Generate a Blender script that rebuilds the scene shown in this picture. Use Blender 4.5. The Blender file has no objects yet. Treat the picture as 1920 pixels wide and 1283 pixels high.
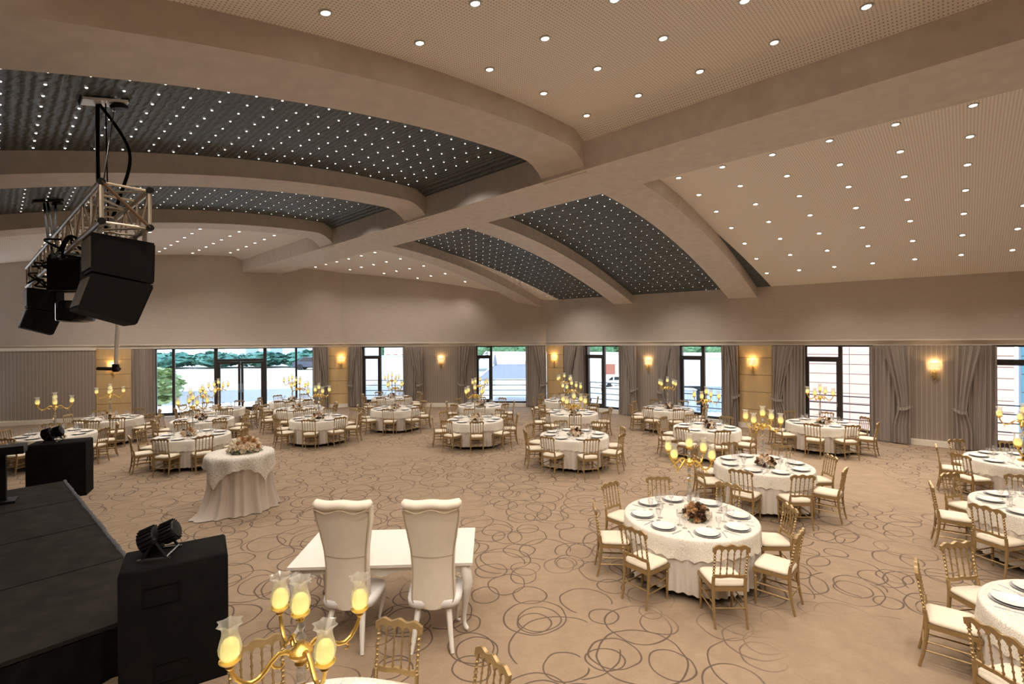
import bpy, math, random
from math import sin, cos, pi, radians, sqrt, atan2, hypot
from mathutils import Vector, Matrix
random.seed(7)
S = bpy.context.scene
COL = S.collection

# ------------------------------------------------------------------ camera, sky, sun, exposure
FPX = 907.0
cd = bpy.data.cameras.new('camera'); cam = bpy.data.objects.new('camera', cd); COL.objects.link(cam)
cd.sensor_fit = 'HORIZONTAL'; cd.sensor_width = 36.0; cd.lens = 36.0 * FPX / 1920.0
cd.clip_start = 0.05; cd.clip_end = 600
ROLL = radians(0.41)
cam.matrix_world = (Matrix.Translation((0, 0, 3.1)) @ Matrix.Rotation(pi / 2, 4, 'X') @ Matrix.Rotation(-ROLL, 4, 'Z'))
S.camera = cam

W = bpy.data.worlds.new('sky'); S.world = W; W.use_nodes = True
wn = W.node_tree.nodes; wl = W.node_tree.links; wn.clear()
wo = wn.new('ShaderNodeOutputWorld'); wb = wn.new('ShaderNodeBackground')
tc = wn.new('ShaderNodeTexCoord'); sx = wn.new('ShaderNodeSeparateXYZ'); cr = wn.new('ShaderNodeValToRGB')
wl.new(tc.outputs['Generated'], sx.inputs[0]); wl.new(sx.outputs['Z'], cr.inputs[0])
cr.color_ramp.elements[0].position = 0.0; cr.color_ramp.elements[0].color = (0.93, 0.96, 1.0, 1)
cr.color_ramp.elements[1].position = 0.6; cr.color_ramp.elements[1].color = (0.45, 0.66, 1.0, 1)
wl.new(cr.outputs[0], wb.inputs['Color']); wb.inputs['Strength'].default_value = 3.0
wl.new(wb.outputs[0], wo.inputs[0])

sd = bpy.data.lights.new('sun', 'SUN'); sun = bpy.data.objects.new('sun', sd); COL.objects.link(sun)
sd.energy = 2.0; sd.angle = radians(1.0); sd.color = (1.0, 0.95, 0.88)
sun.rotation_euler = (radians(38), 0, radians(-62))
STAR_W = 74.0
DOWN_W = 44.0      # watts of a recessed ceiling lamp
S.view_settings.view_transform = 'Standard'; S.view_settings.look = 'None'
S.view_settings.gamma = 1.0; S.view_settings.use_curve_mapping = False
S.view_settings.exposure = 0.48
try:
    S.cycles.use_denoising = True; S.cycles.max_bounces = 8; S.cycles.diffuse_bounces = 5
    S.cycles.glossy_bounces = 3; S.cycles.transparent_max_bounces = 24; S.cycles.transmission_bounces = 4
    S.cycles.caustics_reflective = False; S.cycles.caustics_refractive = False
    S.cycles.sample_clamp_indirect = 6.0; S.cycles.use_light_tree = True
except Exception: pass

# ------------------------------------------------------------------ materials
MAT = {}
def new_mat(name):
    m = bpy.data.materials.new(name); m.use_nodes = True; MAT[name] = m
    nt = m.node_tree; bs = nt.nodes['Principled BSDF']
    return m, nt, bs
def pm(name, col, rough=0.6, metal=0.0, spec=None, noise=0.0, nscale=20.0, bump=0.0, bscale=60.0, sheen=0.0, stretch=None):
    m, nt, b = new_mat(name)
    b.inputs['Base Color'].default_value = (*col, 1); b.inputs['Roughness'].default_value = rough
    b.inputs['Metallic'].default_value = metal
    if spec is not None: b.inputs['Specular IOR Level'].default_value = spec
    if sheen: b.inputs['Sheen Weight'].default_value = sheen
    if noise or bump:
        t = nt.nodes.new('ShaderNodeTexCoord'); src = t.outputs['Object']
        if stretch:
            mp = nt.nodes.new('ShaderNodeMapping'); mp.inputs['Scale'].default_value = stretch
            nt.links.new(src, mp.inputs[0]); src = mp.outputs[0]
    if noise:
        n = nt.nodes.new('ShaderNodeTexNoise'); n.inputs['Scale'].default_value = nscale; n.inputs['Detail'].default_value = 4
        nt.links.new(src, n.inputs['Vector'])
        r = nt.nodes.new('ShaderNodeValToRGB')
        r.color_ramp.elements[0].position = .3; r.color_ramp.elements[1].position = .7
        r.color_ramp.elements[0].color = (*[c * (1 - noise) for c in col], 1)
        r.color_ramp.elements[1].color = (*[min(1, c * (1 + noise)) for c in col], 1)
        nt.links.new(n.outputs['Fac'], r.inputs[0]); nt.links.new(r.outputs[0], b.inputs['Base Color'])
    if bump:
        n2 = nt.nodes.new('ShaderNodeTexNoise'); n2.inputs['Scale'].default_value = bscale; n2.inputs['Detail'].default_value = 3
        nt.links.new(src, n2.inputs['Vector'])
        bp = nt.nodes.new('ShaderNodeBump'); bp.inputs['Strength'].default_value = bump; bp.inputs['Distance'].default_value = .02
        nt.links.new(n2.outputs['Fac'], bp.inputs['Height']); nt.links.new(bp.outputs[0], b.inputs['Normal'])
    return m
def emis(name, col, strength, base=(.8, .8, .8)):
    m, nt, b = new_mat(name)
    b.inputs['Base Color'].default_value = (*base, 1)
    b.inputs['Emission Color'].default_value = (*col, 1); b.inputs['Emission Strength'].default_value = strength
    try: m.cycles.emission_sampling = 'NONE'
    except Exception: pass
    return m
def glassy(name, tint=(1, 1, 1), lo=.06, hi=.7, rough=.03, body=0.0, bodycol=(.9, .9, .9)):
    m, nt, b = new_mat(name)
    out = nt.nodes['Material Output']; nt.nodes.remove(b)
    tr = nt.nodes.new('ShaderNodeBsdfTransparent'); tr.inputs[0].default_value = (*tint, 1)
    gl = nt.nodes.new('ShaderNodeBsdfGlossy'); gl.inputs['Roughness'].default_value = rough
    lw = nt.nodes.new('ShaderNodeLayerWeight'); lw.inputs['Blend'].default_value = .35
    mr = nt.nodes.new('ShaderNodeMapRange'); mr.inputs['To Min'].default_value = lo; mr.inputs['To Max'].default_value = hi
    nt.links.new(lw.outputs['Facing'], mr.inputs['Value'])
    mx = nt.nodes.new('ShaderNodeMixShader'); nt.links.new(mr.outputs[0], mx.inputs[0])
    nt.links.new(tr.outputs[0], mx.inputs[1]); nt.links.new(gl.outputs[0], mx.inputs[2])
    last = mx
    if body:
        df = nt.nodes.new('ShaderNodeBsdfTranslucent'); df.inputs[0].default_value = (*bodycol, 1)
        d2 = nt.nodes.new('ShaderNodeBsdfDiffuse'); d2.inputs[0].default_value = (*bodycol, 1)
        ad = nt.nodes.new('ShaderNodeMixShader'); ad.inputs[0].default_value = .5
        nt.links.new(df.outputs[0], ad.inputs[1]); nt.links.new(d2.outputs[0], ad.inputs[2])
        m2 = nt.nodes.new('ShaderNodeMixShader'); m2.inputs[0].default_value = body
        nt.links.new(mx.outputs[0], m2.inputs[1]); nt.links.new(ad.outputs[0], m2.inputs[2]); last = m2
    nt.links.new(last.outputs[0], out.inputs['Surface'])
    return m
def math_node(nt, op, a, b=None, c=None):
    n = nt.nodes.new('ShaderNodeMath'); n.operation = op
    for i, v in enumerate((a, b, c)):
        if v is None: continue
        if isinstance(v, (int, float)): n.inputs[i].default_value = v
        else: nt.links.new(v, n.inputs[i])
    return n.outputs[0]
def mix_col(nt, fac, a, b):
    n = nt.nodes.new('ShaderNodeMix'); n.data_type = 'RGBA'
    for k, v in ((0, fac), (6, a), (7, b)):
        if isinstance(v, (int, float)): n.inputs[k].default_value = v
        elif isinstance(v, tuple): n.inputs[k].default_value = (*v, 1)
        else: nt.links.new(v, n.inputs[k])
    return n.outputs[2]

pm('plaster', (.56, .49, .43), .75, noise=.05, nscale=3, bump=.12, bscale=40, stretch=(1, 1, 6))
pm('beam', (.62, .555, .50), .6, noise=.07, nscale=5, bump=.1, bscale=30)
pm('frieze', (.84, .78, .68), .5)  # made paler: cove light on the band is put into the colour
pm('white_paint', (.72, .68, .615), .45, noise=.03, nscale=4)
pm('gold', (.36, .245, .11), .36, metal=.5, noise=.10, nscale=25)
pm('gold_bright', (.80, .52, .13), .28, metal=.8, noise=.06, nscale=30)
pm('cushion', (.76, .67, .52), .7, noise=.03, nscale=30, bump=.1, bscale=90)
pm('cloth_cream', (.64, .57, .49), .6, noise=.03, nscale=40, bump=.12, bscale=200, sheen=.2)
pm('satin', (.50, .42, .34), .55, noise=.04, nscale=20, sheen=.3)
pm('porcelain', (.76, .73, .68), .3, spec=.3)
pm('silver', (.58, .59, .60), .3, metal=.5)
pm('dark_frame', (.035, .03, .028), .4)
pm('black_velvet', (.007, .006, .0055), .9, noise=.3, nscale=6, bump=.2, bscale=120, spec=.1)
pm('stage_carpet', (.026, .022, .019), .95, spec=.1, noise=.28, nscale=5, bump=.5, bscale=150)
pm('edge_fuzz', (.10, .10, .11), .95, noise=.5, nscale=90, bump=.8, bscale=150)
pm('black_plastic', (.010, .010, .011), .4, spec=.25)
pm('black_gloss', (.01, .01, .012), .12)
pm('speaker_case', (.006, .005, .0045), .6, spec=.12, bump=.15, bscale=200)
pm('speaker_back_lit', (.09, .075, .055), .5)  # brown light falling on the cabinet rears, put into their colour
pm('alu', (.62, .55, .45), .35, metal=.75, noise=.1, nscale=12)
pm('dark_wood', (.13, .09, .06), .6)
pm('dull_black', (.008, .008, .008), .9, spec=.05)
pm('bright_white', (.93, .93, .92), .3)
pm('steel', (.7, .7, .7), .25, metal=.9)
pm('brown_trim', (.16, .09, .045), .5)
pm('leather', (.74, .66, .54), .5, noise=.03, nscale=9, bump=.06, bscale=60)
pm('leather_seat', (.80, .78, .76), .3)
pm('piping', (.45, .36, .25), .5)
pm('green_leaf', (.05, .10, .03), .6, noise=.3, nscale=30)
pm('bloom_brown', (.10, .045, .02), .7, noise=.3, nscale=40)
pm('bloom_tan', (.48, .28, .13), .7, noise=.2, nscale=40)
pm('bloom_cream', (.82, .68, .50), .7, noise=.1, nscale=40)
pm('bloom_white', (.85, .76, .62), .7, noise=.08, nscale=40)
pm('sconce_shade_gold', (.70, .50, .20), .35, metal=.7)
glassy('pane', (.97, .99, 1.0), .02, .35, .01)
glassy('glass', (.97, .98, .98), .10, .85, .04, body=.05)
glassy('shade_glass', (.98, .97, .93), .08, .6, .08, body=.30, bodycol=(.97, .94, .82))
glassy('crystal', (.90, .90, .88), .35, .95, .04, body=.15, bodycol=(.9, .87, .8))
emis('candle', (1.0, .87, .30), .72, (.95, .80, .25))
emis('lamp_lens', (1.0, .88, .68), 14.0)
emis('star_lens', (1.0, .97, .88), 2.0)
emis('shade_lit', (1.0, .78, .38), .5, (.95, .85, .6))
m_ = MAT['candle']; nt_ = m_.node_tree; t_ = nt_.nodes.new('ShaderNodeTexCoord'); s_ = nt_.nodes.new('ShaderNodeSeparateXYZ'); nt_.links.new(t_.outputs['Object'], s_.inputs[0])
r_ = nt_.nodes.new('ShaderNodeMapRange'); r_.inputs['From Min'].default_value = .02; r_.inputs['From Max'].default_value = .10; r_.inputs['To Min'].default_value = .85; r_.inputs['To Max'].default_value = .22
nt_.links.new(s_.outputs[2], r_.inputs['Value']); nt_.links.new(r_.outputs[0], nt_.nodes['Principled BSDF'].inputs['Emission Strength'])

def uvnode(nt): 
    n = nt.nodes.new('ShaderNodeTexCoord'); return n.outputs['UV']
# carpet ---------------------------------------------------------
def make_carpet():
    m, nt, b = new_mat('carpet')
    t = nt.nodes.new('ShaderNodeTexCoord'); P = t.outputs['Object']
    dn = nt.nodes.new('ShaderNodeTexNoise'); dn.inputs['Scale'].default_value = 1.3; nt.links.new(P, dn.inputs['Vector'])
    va = nt.nodes.new('ShaderNodeVectorMath'); va.operation = 'MULTIPLY_ADD'
    nt.links.new(dn.outputs['Color'], va.inputs[0]); va.inputs[1].default_value = (.22, .22, 0); nt.links.new(P, va.inputs[2])
    acc = None
    for k, (sc, off, rmin, rmax) in enumerate([(.82, (0, 0, 0), .20, .46), (.98, (3.7, 1.3, 0), .18, .46), (1.18, (7.1, 5.2, 0), .20, .46),
                                               (1.5, (5.5, 9.4, 0), .20, .44)]):
        mp = nt.nodes.new('ShaderNodeMapping'); mp.inputs['Location'].default_value = off
        mp.inputs['Rotation'].default_value = (0, 0, .5 * k); nt.links.new(va.outputs[0], mp.inputs[0])
        v = nt.nodes.new('ShaderNodeTexVoronoi'); v.voronoi_dimensions = '2D'; v.inputs['Scale'].default_value = sc
        v.inputs['Randomness'].default_value = .55; nt.links.new(mp.outputs[0], v.inputs['Vector'])
        sp = nt.nodes.new('ShaderNodeSeparateColor'); nt.links.new(v.outputs['Color'], sp.inputs[0])
        r = math_node(nt, 'MULTIPLY_ADD', sp.outputs[0], rmax - rmin, rmin)
        d = math_node(nt, 'ABSOLUTE', math_node(nt, 'SUBTRACT', v.outputs['Distance'], r))
        mr = nt.nodes.new('ShaderNodeMapRange'); nt.links.new(d, mr.inputs['Value'])
        mr.inputs['From Min'].default_value = .005 * sc; mr.inputs['From Max'].default_value = .012 * sc
        mr.inputs['To Min'].default_value = 1; mr.inputs['To Max'].default_value = 0
        acc = mr.outputs[0] if acc is None else math_node(nt, 'MAXIMUM', acc, mr.outputs[0])
    mk = nt.nodes.new('ShaderNodeTexNoise'); mk.inputs['Scale'].default_value = .33; mk.inputs['Detail'].default_value = 1
    nt.links.new(P, mk.inputs['Vector'])
    mr2 = nt.nodes.new('ShaderNodeMapRange'); nt.links.new(mk.outputs['Fac'], mr2.inputs['Value'])
    mr2.inputs['From Min'].default_value = .36; mr2.inputs['From Max'].default_value = .44
    acc = math_node(nt, 'MULTIPLY', acc, mr2.outputs[0])
    acc = math_node(nt, 'MULTIPLY', acc, .94)
    n = nt.nodes.new('ShaderNodeTexNoise'); n.inputs['Scale'].default_value = 3.0; n.inputs['Detail'].default_value = 9; n.inputs['Roughness'].default_value = .82
    nt.links.new(P, n.inputs['Vector'])
    base = mix_col(nt, n.outputs['Fac'], (.165, .112, .070), (.42, .305, .20))
    c = mix_col(nt, acc, base, (.085, .055, .038))
    nt.links.new(c, b.inputs['Base Color']); b.inputs['Roughness'].default_value = .95
    n2 = nt.nodes.new('ShaderNodeTexNoise'); n2.inputs['Scale'].default_value = 180; nt.links.new(P, n2.inputs['Vector'])
    bp = nt.nodes.new('ShaderNodeBump'); bp.inputs['Strength'].default_value = .3; bp.inputs['Distance'].default_value = .01
    nt.links.new(n2.outputs['Fac'], bp.inputs['Height']); nt.links.new(bp.outputs[0], b.inputs['Normal'])
make_carpet()
# perforated white ceiling, UV in metres ------------------------------------
def make_perforated(name, col, pitch=.042, hole=.21):
    m, nt, b = new_mat(name)
    sp = nt.nodes.new('ShaderNodeSeparateXYZ'); nt.links.new(uvnode(nt), sp.inputs[0])
    d2 = None
    for ax in (0, 1):
        f = math_node(nt, 'SUBTRACT', math_node(nt, 'FRACT', math_node(nt, 'DIVIDE', sp.outputs[ax], pitch)), .5)
        q = math_node(nt, 'MULTIPLY', f, f); d2 = q if d2 is None else math_node(nt, 'ADD', d2, q)
    h = math_node(nt, 'LESS_THAN', d2, hole * hole)
    c = mix_col(nt, h, col, tuple(x * .45 for x in col))
    nt.links.new(c, b.inputs['Base Color']); b.inputs['Roughness'].default_value = .8
    bp = nt.nodes.new('ShaderNodeBump'); bp.inputs['Strength'].default_value = .5; bp.inputs['Distance'].default_value = .01; bp.invert = True
    nt.links.new(h, bp.inputs['Height']); nt.links.new(bp.outputs[0], b.inputs['Normal'])
make_perforated('perforated', (.88, .82, .765))
def make_black_ceiling():
    m, nt, b = new_mat('black_ceiling')
    u = uvnode(nt)
    mp = nt.nodes.new('ShaderNodeMapping'); mp.inputs['Scale'].default_value = (1, 1, 1); nt.links.new(u, mp.inputs[0])
    w = nt.nodes.new('ShaderNodeTexWave'); w.inputs['Scale'].default_value = 3.2; w.inputs['Distortion'].default_value = 3.0
    w.inputs['Detail'].default_value = 2; w.inputs['Detail Scale'].default_value = 2.5; w.bands_direction = 'Y'
    nt.links.new(mp.outputs[0], w.inputs['Vector'])
    c = mix_col(nt, w.outputs['Fac'], (.045, .053, .057), (.105, .122, .128))
    nt.links.new(c, b.inputs['Base Color']); b.inputs['Roughness'].default_value = .42
    b.inputs['Specular IOR Level'].default_value = .35
    bp = nt.nodes.new('ShaderNodeBump'); bp.inputs['Strength'].default_value = .5; bp.inputs['Distance'].default_value = .03
    nt.links.new(w.outputs['Fac'], bp.inputs['Height']); nt.links.new(bp.outputs[0], b.inputs['Normal'])
make_black_ceiling()
def make_stripes(name, base, line, pitch, width, rough=.7):
    m, nt, b = new_mat(name)
    t = nt.nodes.new('ShaderNodeTexCoord')
    sp = nt.nodes.new('ShaderNodeSeparateXYZ'); nt.links.new(t.outputs['UV'], sp.inputs[0])
    f = math_node(nt, 'FRACT', math_node(nt, 'DIVIDE', sp.outputs[0], pitch))
    h = math_node(nt, 'LESS_THAN', f, width)
    f2 = math_node(nt, 'FRACT', math_node(nt, 'DIVIDE', sp.outputs[0], pitch * .31))
    h2 = math_node(nt, 'MULTIPLY', math_node(nt, 'LESS_THAN', f2, .4), .35)
    c = mix_col(nt, h2, base, tuple(x * .75 for x in base)); c = mix_col(nt, h, c, line)
    nt.links.new(c, b.inputs['Base Color']); b.inputs['Roughness'].default_value = rough
make_stripes('wallpaper', (.32, .265, .22), (.52, .45, .38), .11, .10)
make_stripes('curtain_cloth', (.30, .255, .225), (.44, .385, .34), .07, .3, .8)
pm('tan_slab', (.62, .44, .22), .5, noise=.12, nscale=3, stretch=(1, 1, .25))
def make_lace(name, col, dark):
    m, nt, b = new_mat(name)
    t = nt.nodes.new('ShaderNodeTexCoord')
    v = nt.nodes.new('ShaderNodeTexVoronoi'); v.inputs['Scale'].default_value = 22; nt.links.new(t.outputs['Object'], v.inputs['Vector'])
    w = math_node(nt, 'SINE', math_node(nt, 'MULTIPLY', v.outputs['Distance'], 22.0))
    h = math_node(nt, 'GREATER_THAN', w, .2)
    c = mix_col(nt, h, col, dark); nt.links.new(c, b.inputs['Base Color']); b.inputs['Roughness'].default_value = .8
    bp = nt.nodes.new('ShaderNodeBump'); bp.inputs['Strength'].default_value = .4; bp.inputs['Distance'].default_value = .01; bp.invert = True
    nt.links.new(h, bp.inputs['Height']); nt.links.new(bp.outputs[0], b.inputs['Normal'])
    return m, nt, b, h
make_lace('lace', (.78, .73, .645), (.62, .565, .475))
m_, nt_, b_, h_ = make_lace('lace_sheer', (.84, .79, .70), (.80, .74, .66))
al_ = math_node(nt_, 'MULTIPLY_ADD', h_, -.45, .92); nt_.links.new(al_, b_.inputs['Alpha'])

# ------------------------------------------------------------------ mesh helpers
class MB:
    def __init__(s): s.v = []; s.f = []; s.uv = None
    def add(s, vs, fs):
        o = len(s.v); s.v += [tuple(p) for p in vs]; s.f += [tuple(i + o for i in f) for f in fs]; return s
    def box(s, c, d, rz=0.0, M=None):
        x, y, z = d[0] / 2, d[1] / 2, d[2] / 2
        vs = [Vector((i * x, j * y, k * z)) for i in (-1, 1) for j in (-1, 1) for k in (-1, 1)]
        if M is not None: vs = [M @ p + Vector(c) for p in vs]
        else:
            ca, sa = cos(rz), sin(rz)
            vs = [Vector((p.x * ca - p.y * sa + c[0], p.x * sa + p.y * ca + c[1], p.z + c[2])) for p in vs]
        return s.add(vs, [(0, 1, 3, 2), (4, 6, 7, 5), (0, 4, 5, 1), (2, 3, 7, 6), (0, 2, 6, 4), (1, 5, 7, 3)])
    def lathe(s, prof, n=12, c=(0, 0, 0), cap=True, mod=None):
        o = len(s.v)
        for (r, z) in prof:
            for k in range(n):
                a = 2 * pi * k / n; rr = r * (mod(a, z, r) if mod else 1)
                s.v.append((c[0] + rr * cos(a), c[1] + rr * sin(a), c[2] + z))
        for i in range(len(prof) - 1):
            for k in range(n):
                k2 = (k + 1) % n
                s.f.append((o + i * n + k, o + i * n + k2, o + (i + 1) * n + k2, o + (i + 1) * n + k))
        if cap:
            if prof[0][0] > 1e-4: s.f.append(tuple(o + k for k in reversed(range(n))))
            if prof[-1][0] > 1e-4: s.f.append(tuple(o + (len(prof) - 1) * n + k for k in range(n)))
        return s
    def tube(s, path, rad, n=8, cap=True):
        P = [Vector(p) for p in path]; o = len(s.v); m = len(P)
        up = None
        for i in range(m):
            d = (P[min(i + 1, m - 1)] - P[max(i - 1, 0)]).normalized()
            if up is None:
                up = Vector((0, 0, 1)) if abs(d.z) < .9 else Vector((1, 0, 0))
            a = d.cross(up)
            if a.length < 1e-5: a = d.cross(Vector((0, 1, 0)))
            a.normalize(); b = a.cross(d).normalized(); up = b
            r = rad[i] if isinstance(rad, (list, tuple)) else rad
            for k in range(n):
                t = 2 * pi * k / n; q = P[i] + a * (r * cos(t)) + b * (r * sin(t)); s.v.append(tuple(q))
        for i in range(m - 1):
            for k in range(n):
                k2 = (k + 1) % n
                s.f.append((o + i * n + k, o + (i + 1) * n + k, o + (i + 1) * n + k2, o + i * n + k2))
        if cap:
            s.f.append(tuple(o + k for k in range(n))); s.f.append(tuple(o + (m - 1) * n + k for k in reversed(range(n))))
        return s
    def slab(s, poly, y0, y1):
        """polygon in x,z extruded along y"""
        n = len(poly); o = len(s.v)
        s.v += [(p[0], y0, p[1]) for p in poly] + [(p[0], y1, p[1]) for p in poly]
        s.f.append(tuple(o + i for i in range(n))); s.f.append(tuple(o + n + i for i in reversed(range(n))))
        for i in range(n):
            j = (i + 1) % n; s.f.append((o + i, o + n + i, o + n + j, o + j))
        return s
    def grid(s, fn, nu, nv, closed_u=False):
        o = len(s.v); cu = nu if closed_u else nu + 1
        for j in range(nv + 1):
            for i in range(cu): s.v.append(tuple(fn(i / nu, j / nv)))
        for j in range(nv):
            for i in range(nu):
                i2 = (i + 1) % cu if closed_u else i + 1
                s.f.append((o + j * cu + i, o + j * cu + i2, o + (j + 1) * cu + i2, o + (j + 1) * cu + i))
        return s
    def mesh(s, name, mat, smooth=True, ang=38, uvfn=None):
        me = bpy.data.meshes.new(name); me.from_pydata(s.v, [], s.f)
        me.materials.append(MAT[mat] if isinstance(mat, str) else mat)
        if smooth:
            me.polygons.foreach_set('use_smooth', [True] * len(me.polygons))
            try: me.set_sharp_from_angle(angle=radians(ang))
            except Exception: pass
        if uvfn:
            ul = me.uv_layers.new(name='UVMap'); vs = me.vertices
            ul.data.foreach_set('uv', [c for l in me.loops for c in uvfn(vs[l.vertex_index].co)])
        me.update(); return me
def link(name, me, parent=None, loc=(0, 0, 0), rz=0.0, kind=None, rot=None):
    o = bpy.data.objects.new(name, me); COL.objects.link(o)
    o.location = loc; o.rotation_euler = rot if rot else (0, 0, rz)
    if parent is not None: o.parent = parent
    if kind: o['kind'] = kind
    return o
def tag(o, label, cat, group=None):
    o['label'] = label; o['category'] = cat
    if group: o['group'] = group
    return o
def thing(name, label, cat, loc=(0, 0, 0), rz=0.0, group=None, rot=None):
    return tag(link(name, None, None, loc, rz, rot=rot), label, cat, group)
def build(spec, parent):
    for it in spec:
        nm, me, loc, rz = it[:4]
        o = link(nm, me, parent, loc, rz)
        if len(it) > 4:
            for (n2, m2, l2, r2) in it[4]: link(n2, m2, o, l2, r2)
def pixel(p):
    """image position of a world point, used only to leave out repeats the picture never shows"""
    x, y, z = p[0], p[1], p[2] - 3.1
    if y < .3: return (-9999, -9999)
    a, b = x / y, z / y
    xi = a * cos(ROLL) - b * sin(ROLL); yi = a * sin(ROLL) + b * cos(ROLL)
    return (960 + FPX * xi, 641.5 - FPX * yi)
def in_view(p, mg=60):
    x, y = pixel(p); return -mg < x < 1920 + mg and -mg < y < 1283 + mg
ORD = ['first', 'second', 'third', 'fourth', 'fifth', 'sixth', 'seventh', 'eighth', 'ninth', 'tenth', 'eleventh', 'twelfth', 'thirteenth', 'fourteenth', 'fifteenth']

# ------------------------------------------------------------------ room frame
UX, UY = -0.73016228, 0.68327377        # along the main beam, away from the camera
NX, NY = 0.68327377, 0.73016228         # across it, to the right
OX, OY = 5.42967, 7.45202
def TS(t, s): return (OX + UX * t + NX * s, OY + UY * t + NY * s)
def ceil_z(t, s):
    if s > 0: z = ((5.35516587e-04 * s - 2.31650084e-02) * s - 2.34948290e-02) * s + 6.71158
    elif s < -1.49:
        a = -s; z = ((1.11131773e-05 * a - 1.98302884e-02) * a + 6.29149704e-02) * a + 6.99767875
        w = max(0, min(1, (t - 15.1) / 9.5)); z += w * .0055 * (a - 1.49) ** 2
    else: z = 6.85
    return z
BEAM_Z = 6.36
WALLS = {'left': ((-21.16, 18.08), (-8.29, 23.58)), 'back': ((-8.29, 23.58), (1.63, 23.05)), 'right': ((1.63, 23.05), (20.65, 6.62))}
def wall_frame(side):
    a, b = WALLS[side]; d = Vector((b[0] - a[0], b[1] - a[1])); L = d.length; return a, atan2(d.y, d.x), L
def wp(side, x, y, z=0):
    a, r, L = wall_frame(side)
    return (a[0] + cos(r) * x - sin(r) * y, a[1] + sin(r) * x + cos(r) * y, z)

# floor
mb = MB(); poly = [(-21.3, 18.05), (-8.3, 23.75), (1.7, 23.25), (16.2, 10.8), (21.0, 6.2), (12.0, -4.5), (0, -9.0), (-8, -6.0)]
mb.v = [(x, y, 0) for x, y in poly] + [(x, y, -.12) for x, y in poly]
n_ = len(poly); mb.f = [tuple(reversed(range(n_))), tuple(range(n_, 2 * n_))] + [(i, i + n_, (i + 1) % n_ + n_, (i + 1) % n_) for i in range(n_)]
fm = mb.mesh('floor', 'carpet', smooth=False)
link('floor', fm, kind='structure')

# ceiling -----------------------------------------------------------
ceiling = link('ceiling', None, kind='structure')
import bmesh
def clip_room(me, over=.06):
    bm = bmesh.new(); bm.from_mesh(me)
    for side in WALLS:
        a, r, L = wall_frame(side); no = Vector((-sin(r), cos(r), 0))
        bmesh.ops.bisect_plane(bm, geom=bm.verts[:] + bm.edges[:] + bm.faces[:], plane_co=Vector((a[0], a[1], 0)) + no * over, plane_no=no, clear_outer=True)
    bm.to_mesh(me); bm.free()
def vault_panel(name, t0, t1, s0, s1, mat, k0=0.0, k1=0.0):
    mb = MB(); nt = 14; ns = 28
    def P(i, j):
        s = s0 + (s1 - s0) * j; a = t0 - k0 * s; b = t1 - k1 * s; t = a + (b - a) * i; x, y = TS(t, s); return (x, y, ceil_z(t, s))
    mb.grid(P, nt, ns)
    def P2(i, j): p = P(i, j); return (p[0], p[1], p[2] + .12)
    o = len(mb.v); mb.grid(P2, nt, ns)
    me = mb.mesh(name, mat, uvfn=lambda c: ((c.x - OX) * UX + (c.y - OY) * UY + 50, (c.x - OX) * NX + (c.y - OY) * NY + 50))
    clip_room(me); return link(name, me, ceiling)
SL = -12.4
vault_panel('perforated_panel', -9, 4.3, SL, -1.4, 'perforated')
vault_panel('star_panel', 5.05, 9.15, SL, -1.4, 'black_ceiling')
vault_panel('star_panel', 10.0, 14.25, SL, -1.4, 'black_ceiling')
vault_panel('perforated_panel', 15.05, 30, SL, -1.4, 'perforated')
vault_panel('perforated_panel', -12, 4.21, -.1, 11.5, 'perforated', 0, .0507)
vault_panel('star_panel', 4.21, 8.78, -.1, 11.5, 'black_ceiling', .0507, .0664)
vault_panel('star_panel', 8.78, 13.41, -.1, 11.5, 'black_ceiling', .0664, .0805)
vault_panel('perforated_panel', 13.41, 26, -.1, 11.5, 'perforated', .0805, 0)
def sweep_box(name, mat, f_bot, f_top, na, n):
    """closed box swept along n steps: f(k, side) gives the two edge points"""
    mb = MB(); 
    for k in range(n + 1):
        q = k / n; a0, a1 = f_bot(q); b0, b1 = f_top(q); mb.v += [a0, a1, b1, b0]
    for k in range(n):
        o = 4 * k
        for i in range(4):
            j = (i + 1) % 4; mb.f.append((o + i, o + j, o + 4 + j, o + 4 + i))
    mb.f.append((3, 2, 1, 0)); o = 4 * n; mb.f.append((o, o + 1, o + 2, o + 3))
    me = mb.mesh(name, mat, ang=30); clip_room(me); return link(name, me, ceiling)
# main beam: bottom at 6.36 m between s=-1.49 and s=0
def bb(q):
    t = -12 + 42 * q; a = TS(t, -1.49); b = TS(t, 0.02); return (*a, BEAM_Z), (*b, BEAM_Z)
def bt(q):
    t = -12 + 42 * q; a = TS(t, -1.49); b = TS(t, 0.02); return (*a, 7.25), (*b, 7.25)
sweep_box('main_beam', 'beam', bb, bt, 0, 6)
def rib_right(t0, t1, ang):
    d = (cos(radians(ang)), sin(radians(ang)))
    def edge(t, q, dz):
        b = TS(t, .0); l = 12.0 * q; x, y = b[0] + d[0] * l, b[1] + d[1] * l
        s = (x - OX) * NX + (y - OY) * NY; return (x, y, ceil_z(0, max(s, .001)) + dz)
    sweep_box('rib', 'beam', lambda q: (edge(t0, q, -.35), edge(t1, q, -.35)), lambda q: (edge(t0, q, .08), edge(t1, q, .08)), 0, 30)
rib_right(3.73, 4.69, 49.8); rib_right(8.34, 9.23, 50.7); rib_right(12.96, 13.87, 51.5)
def rib_left(t0, t1):
    def edge(t, q, dz):
        s = -1.40 + (SL + 1.40) * q; x, y = TS(t, s); fl = 0.0
        a = -1.49 - s
        if dz < 0: fl = -.26 * max(0, 1 - a / .62) ** 2.4
        return (x, y, ceil_z(0, min(s, -1.4901)) + dz + fl)
    sweep_box('rib', 'beam', lambda q: (edge(t0, q, -.35), edge(t1, q, -.35)), lambda q: (edge(t0, q, .08), edge(t1, q, .08)), 0, 60)
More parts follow.
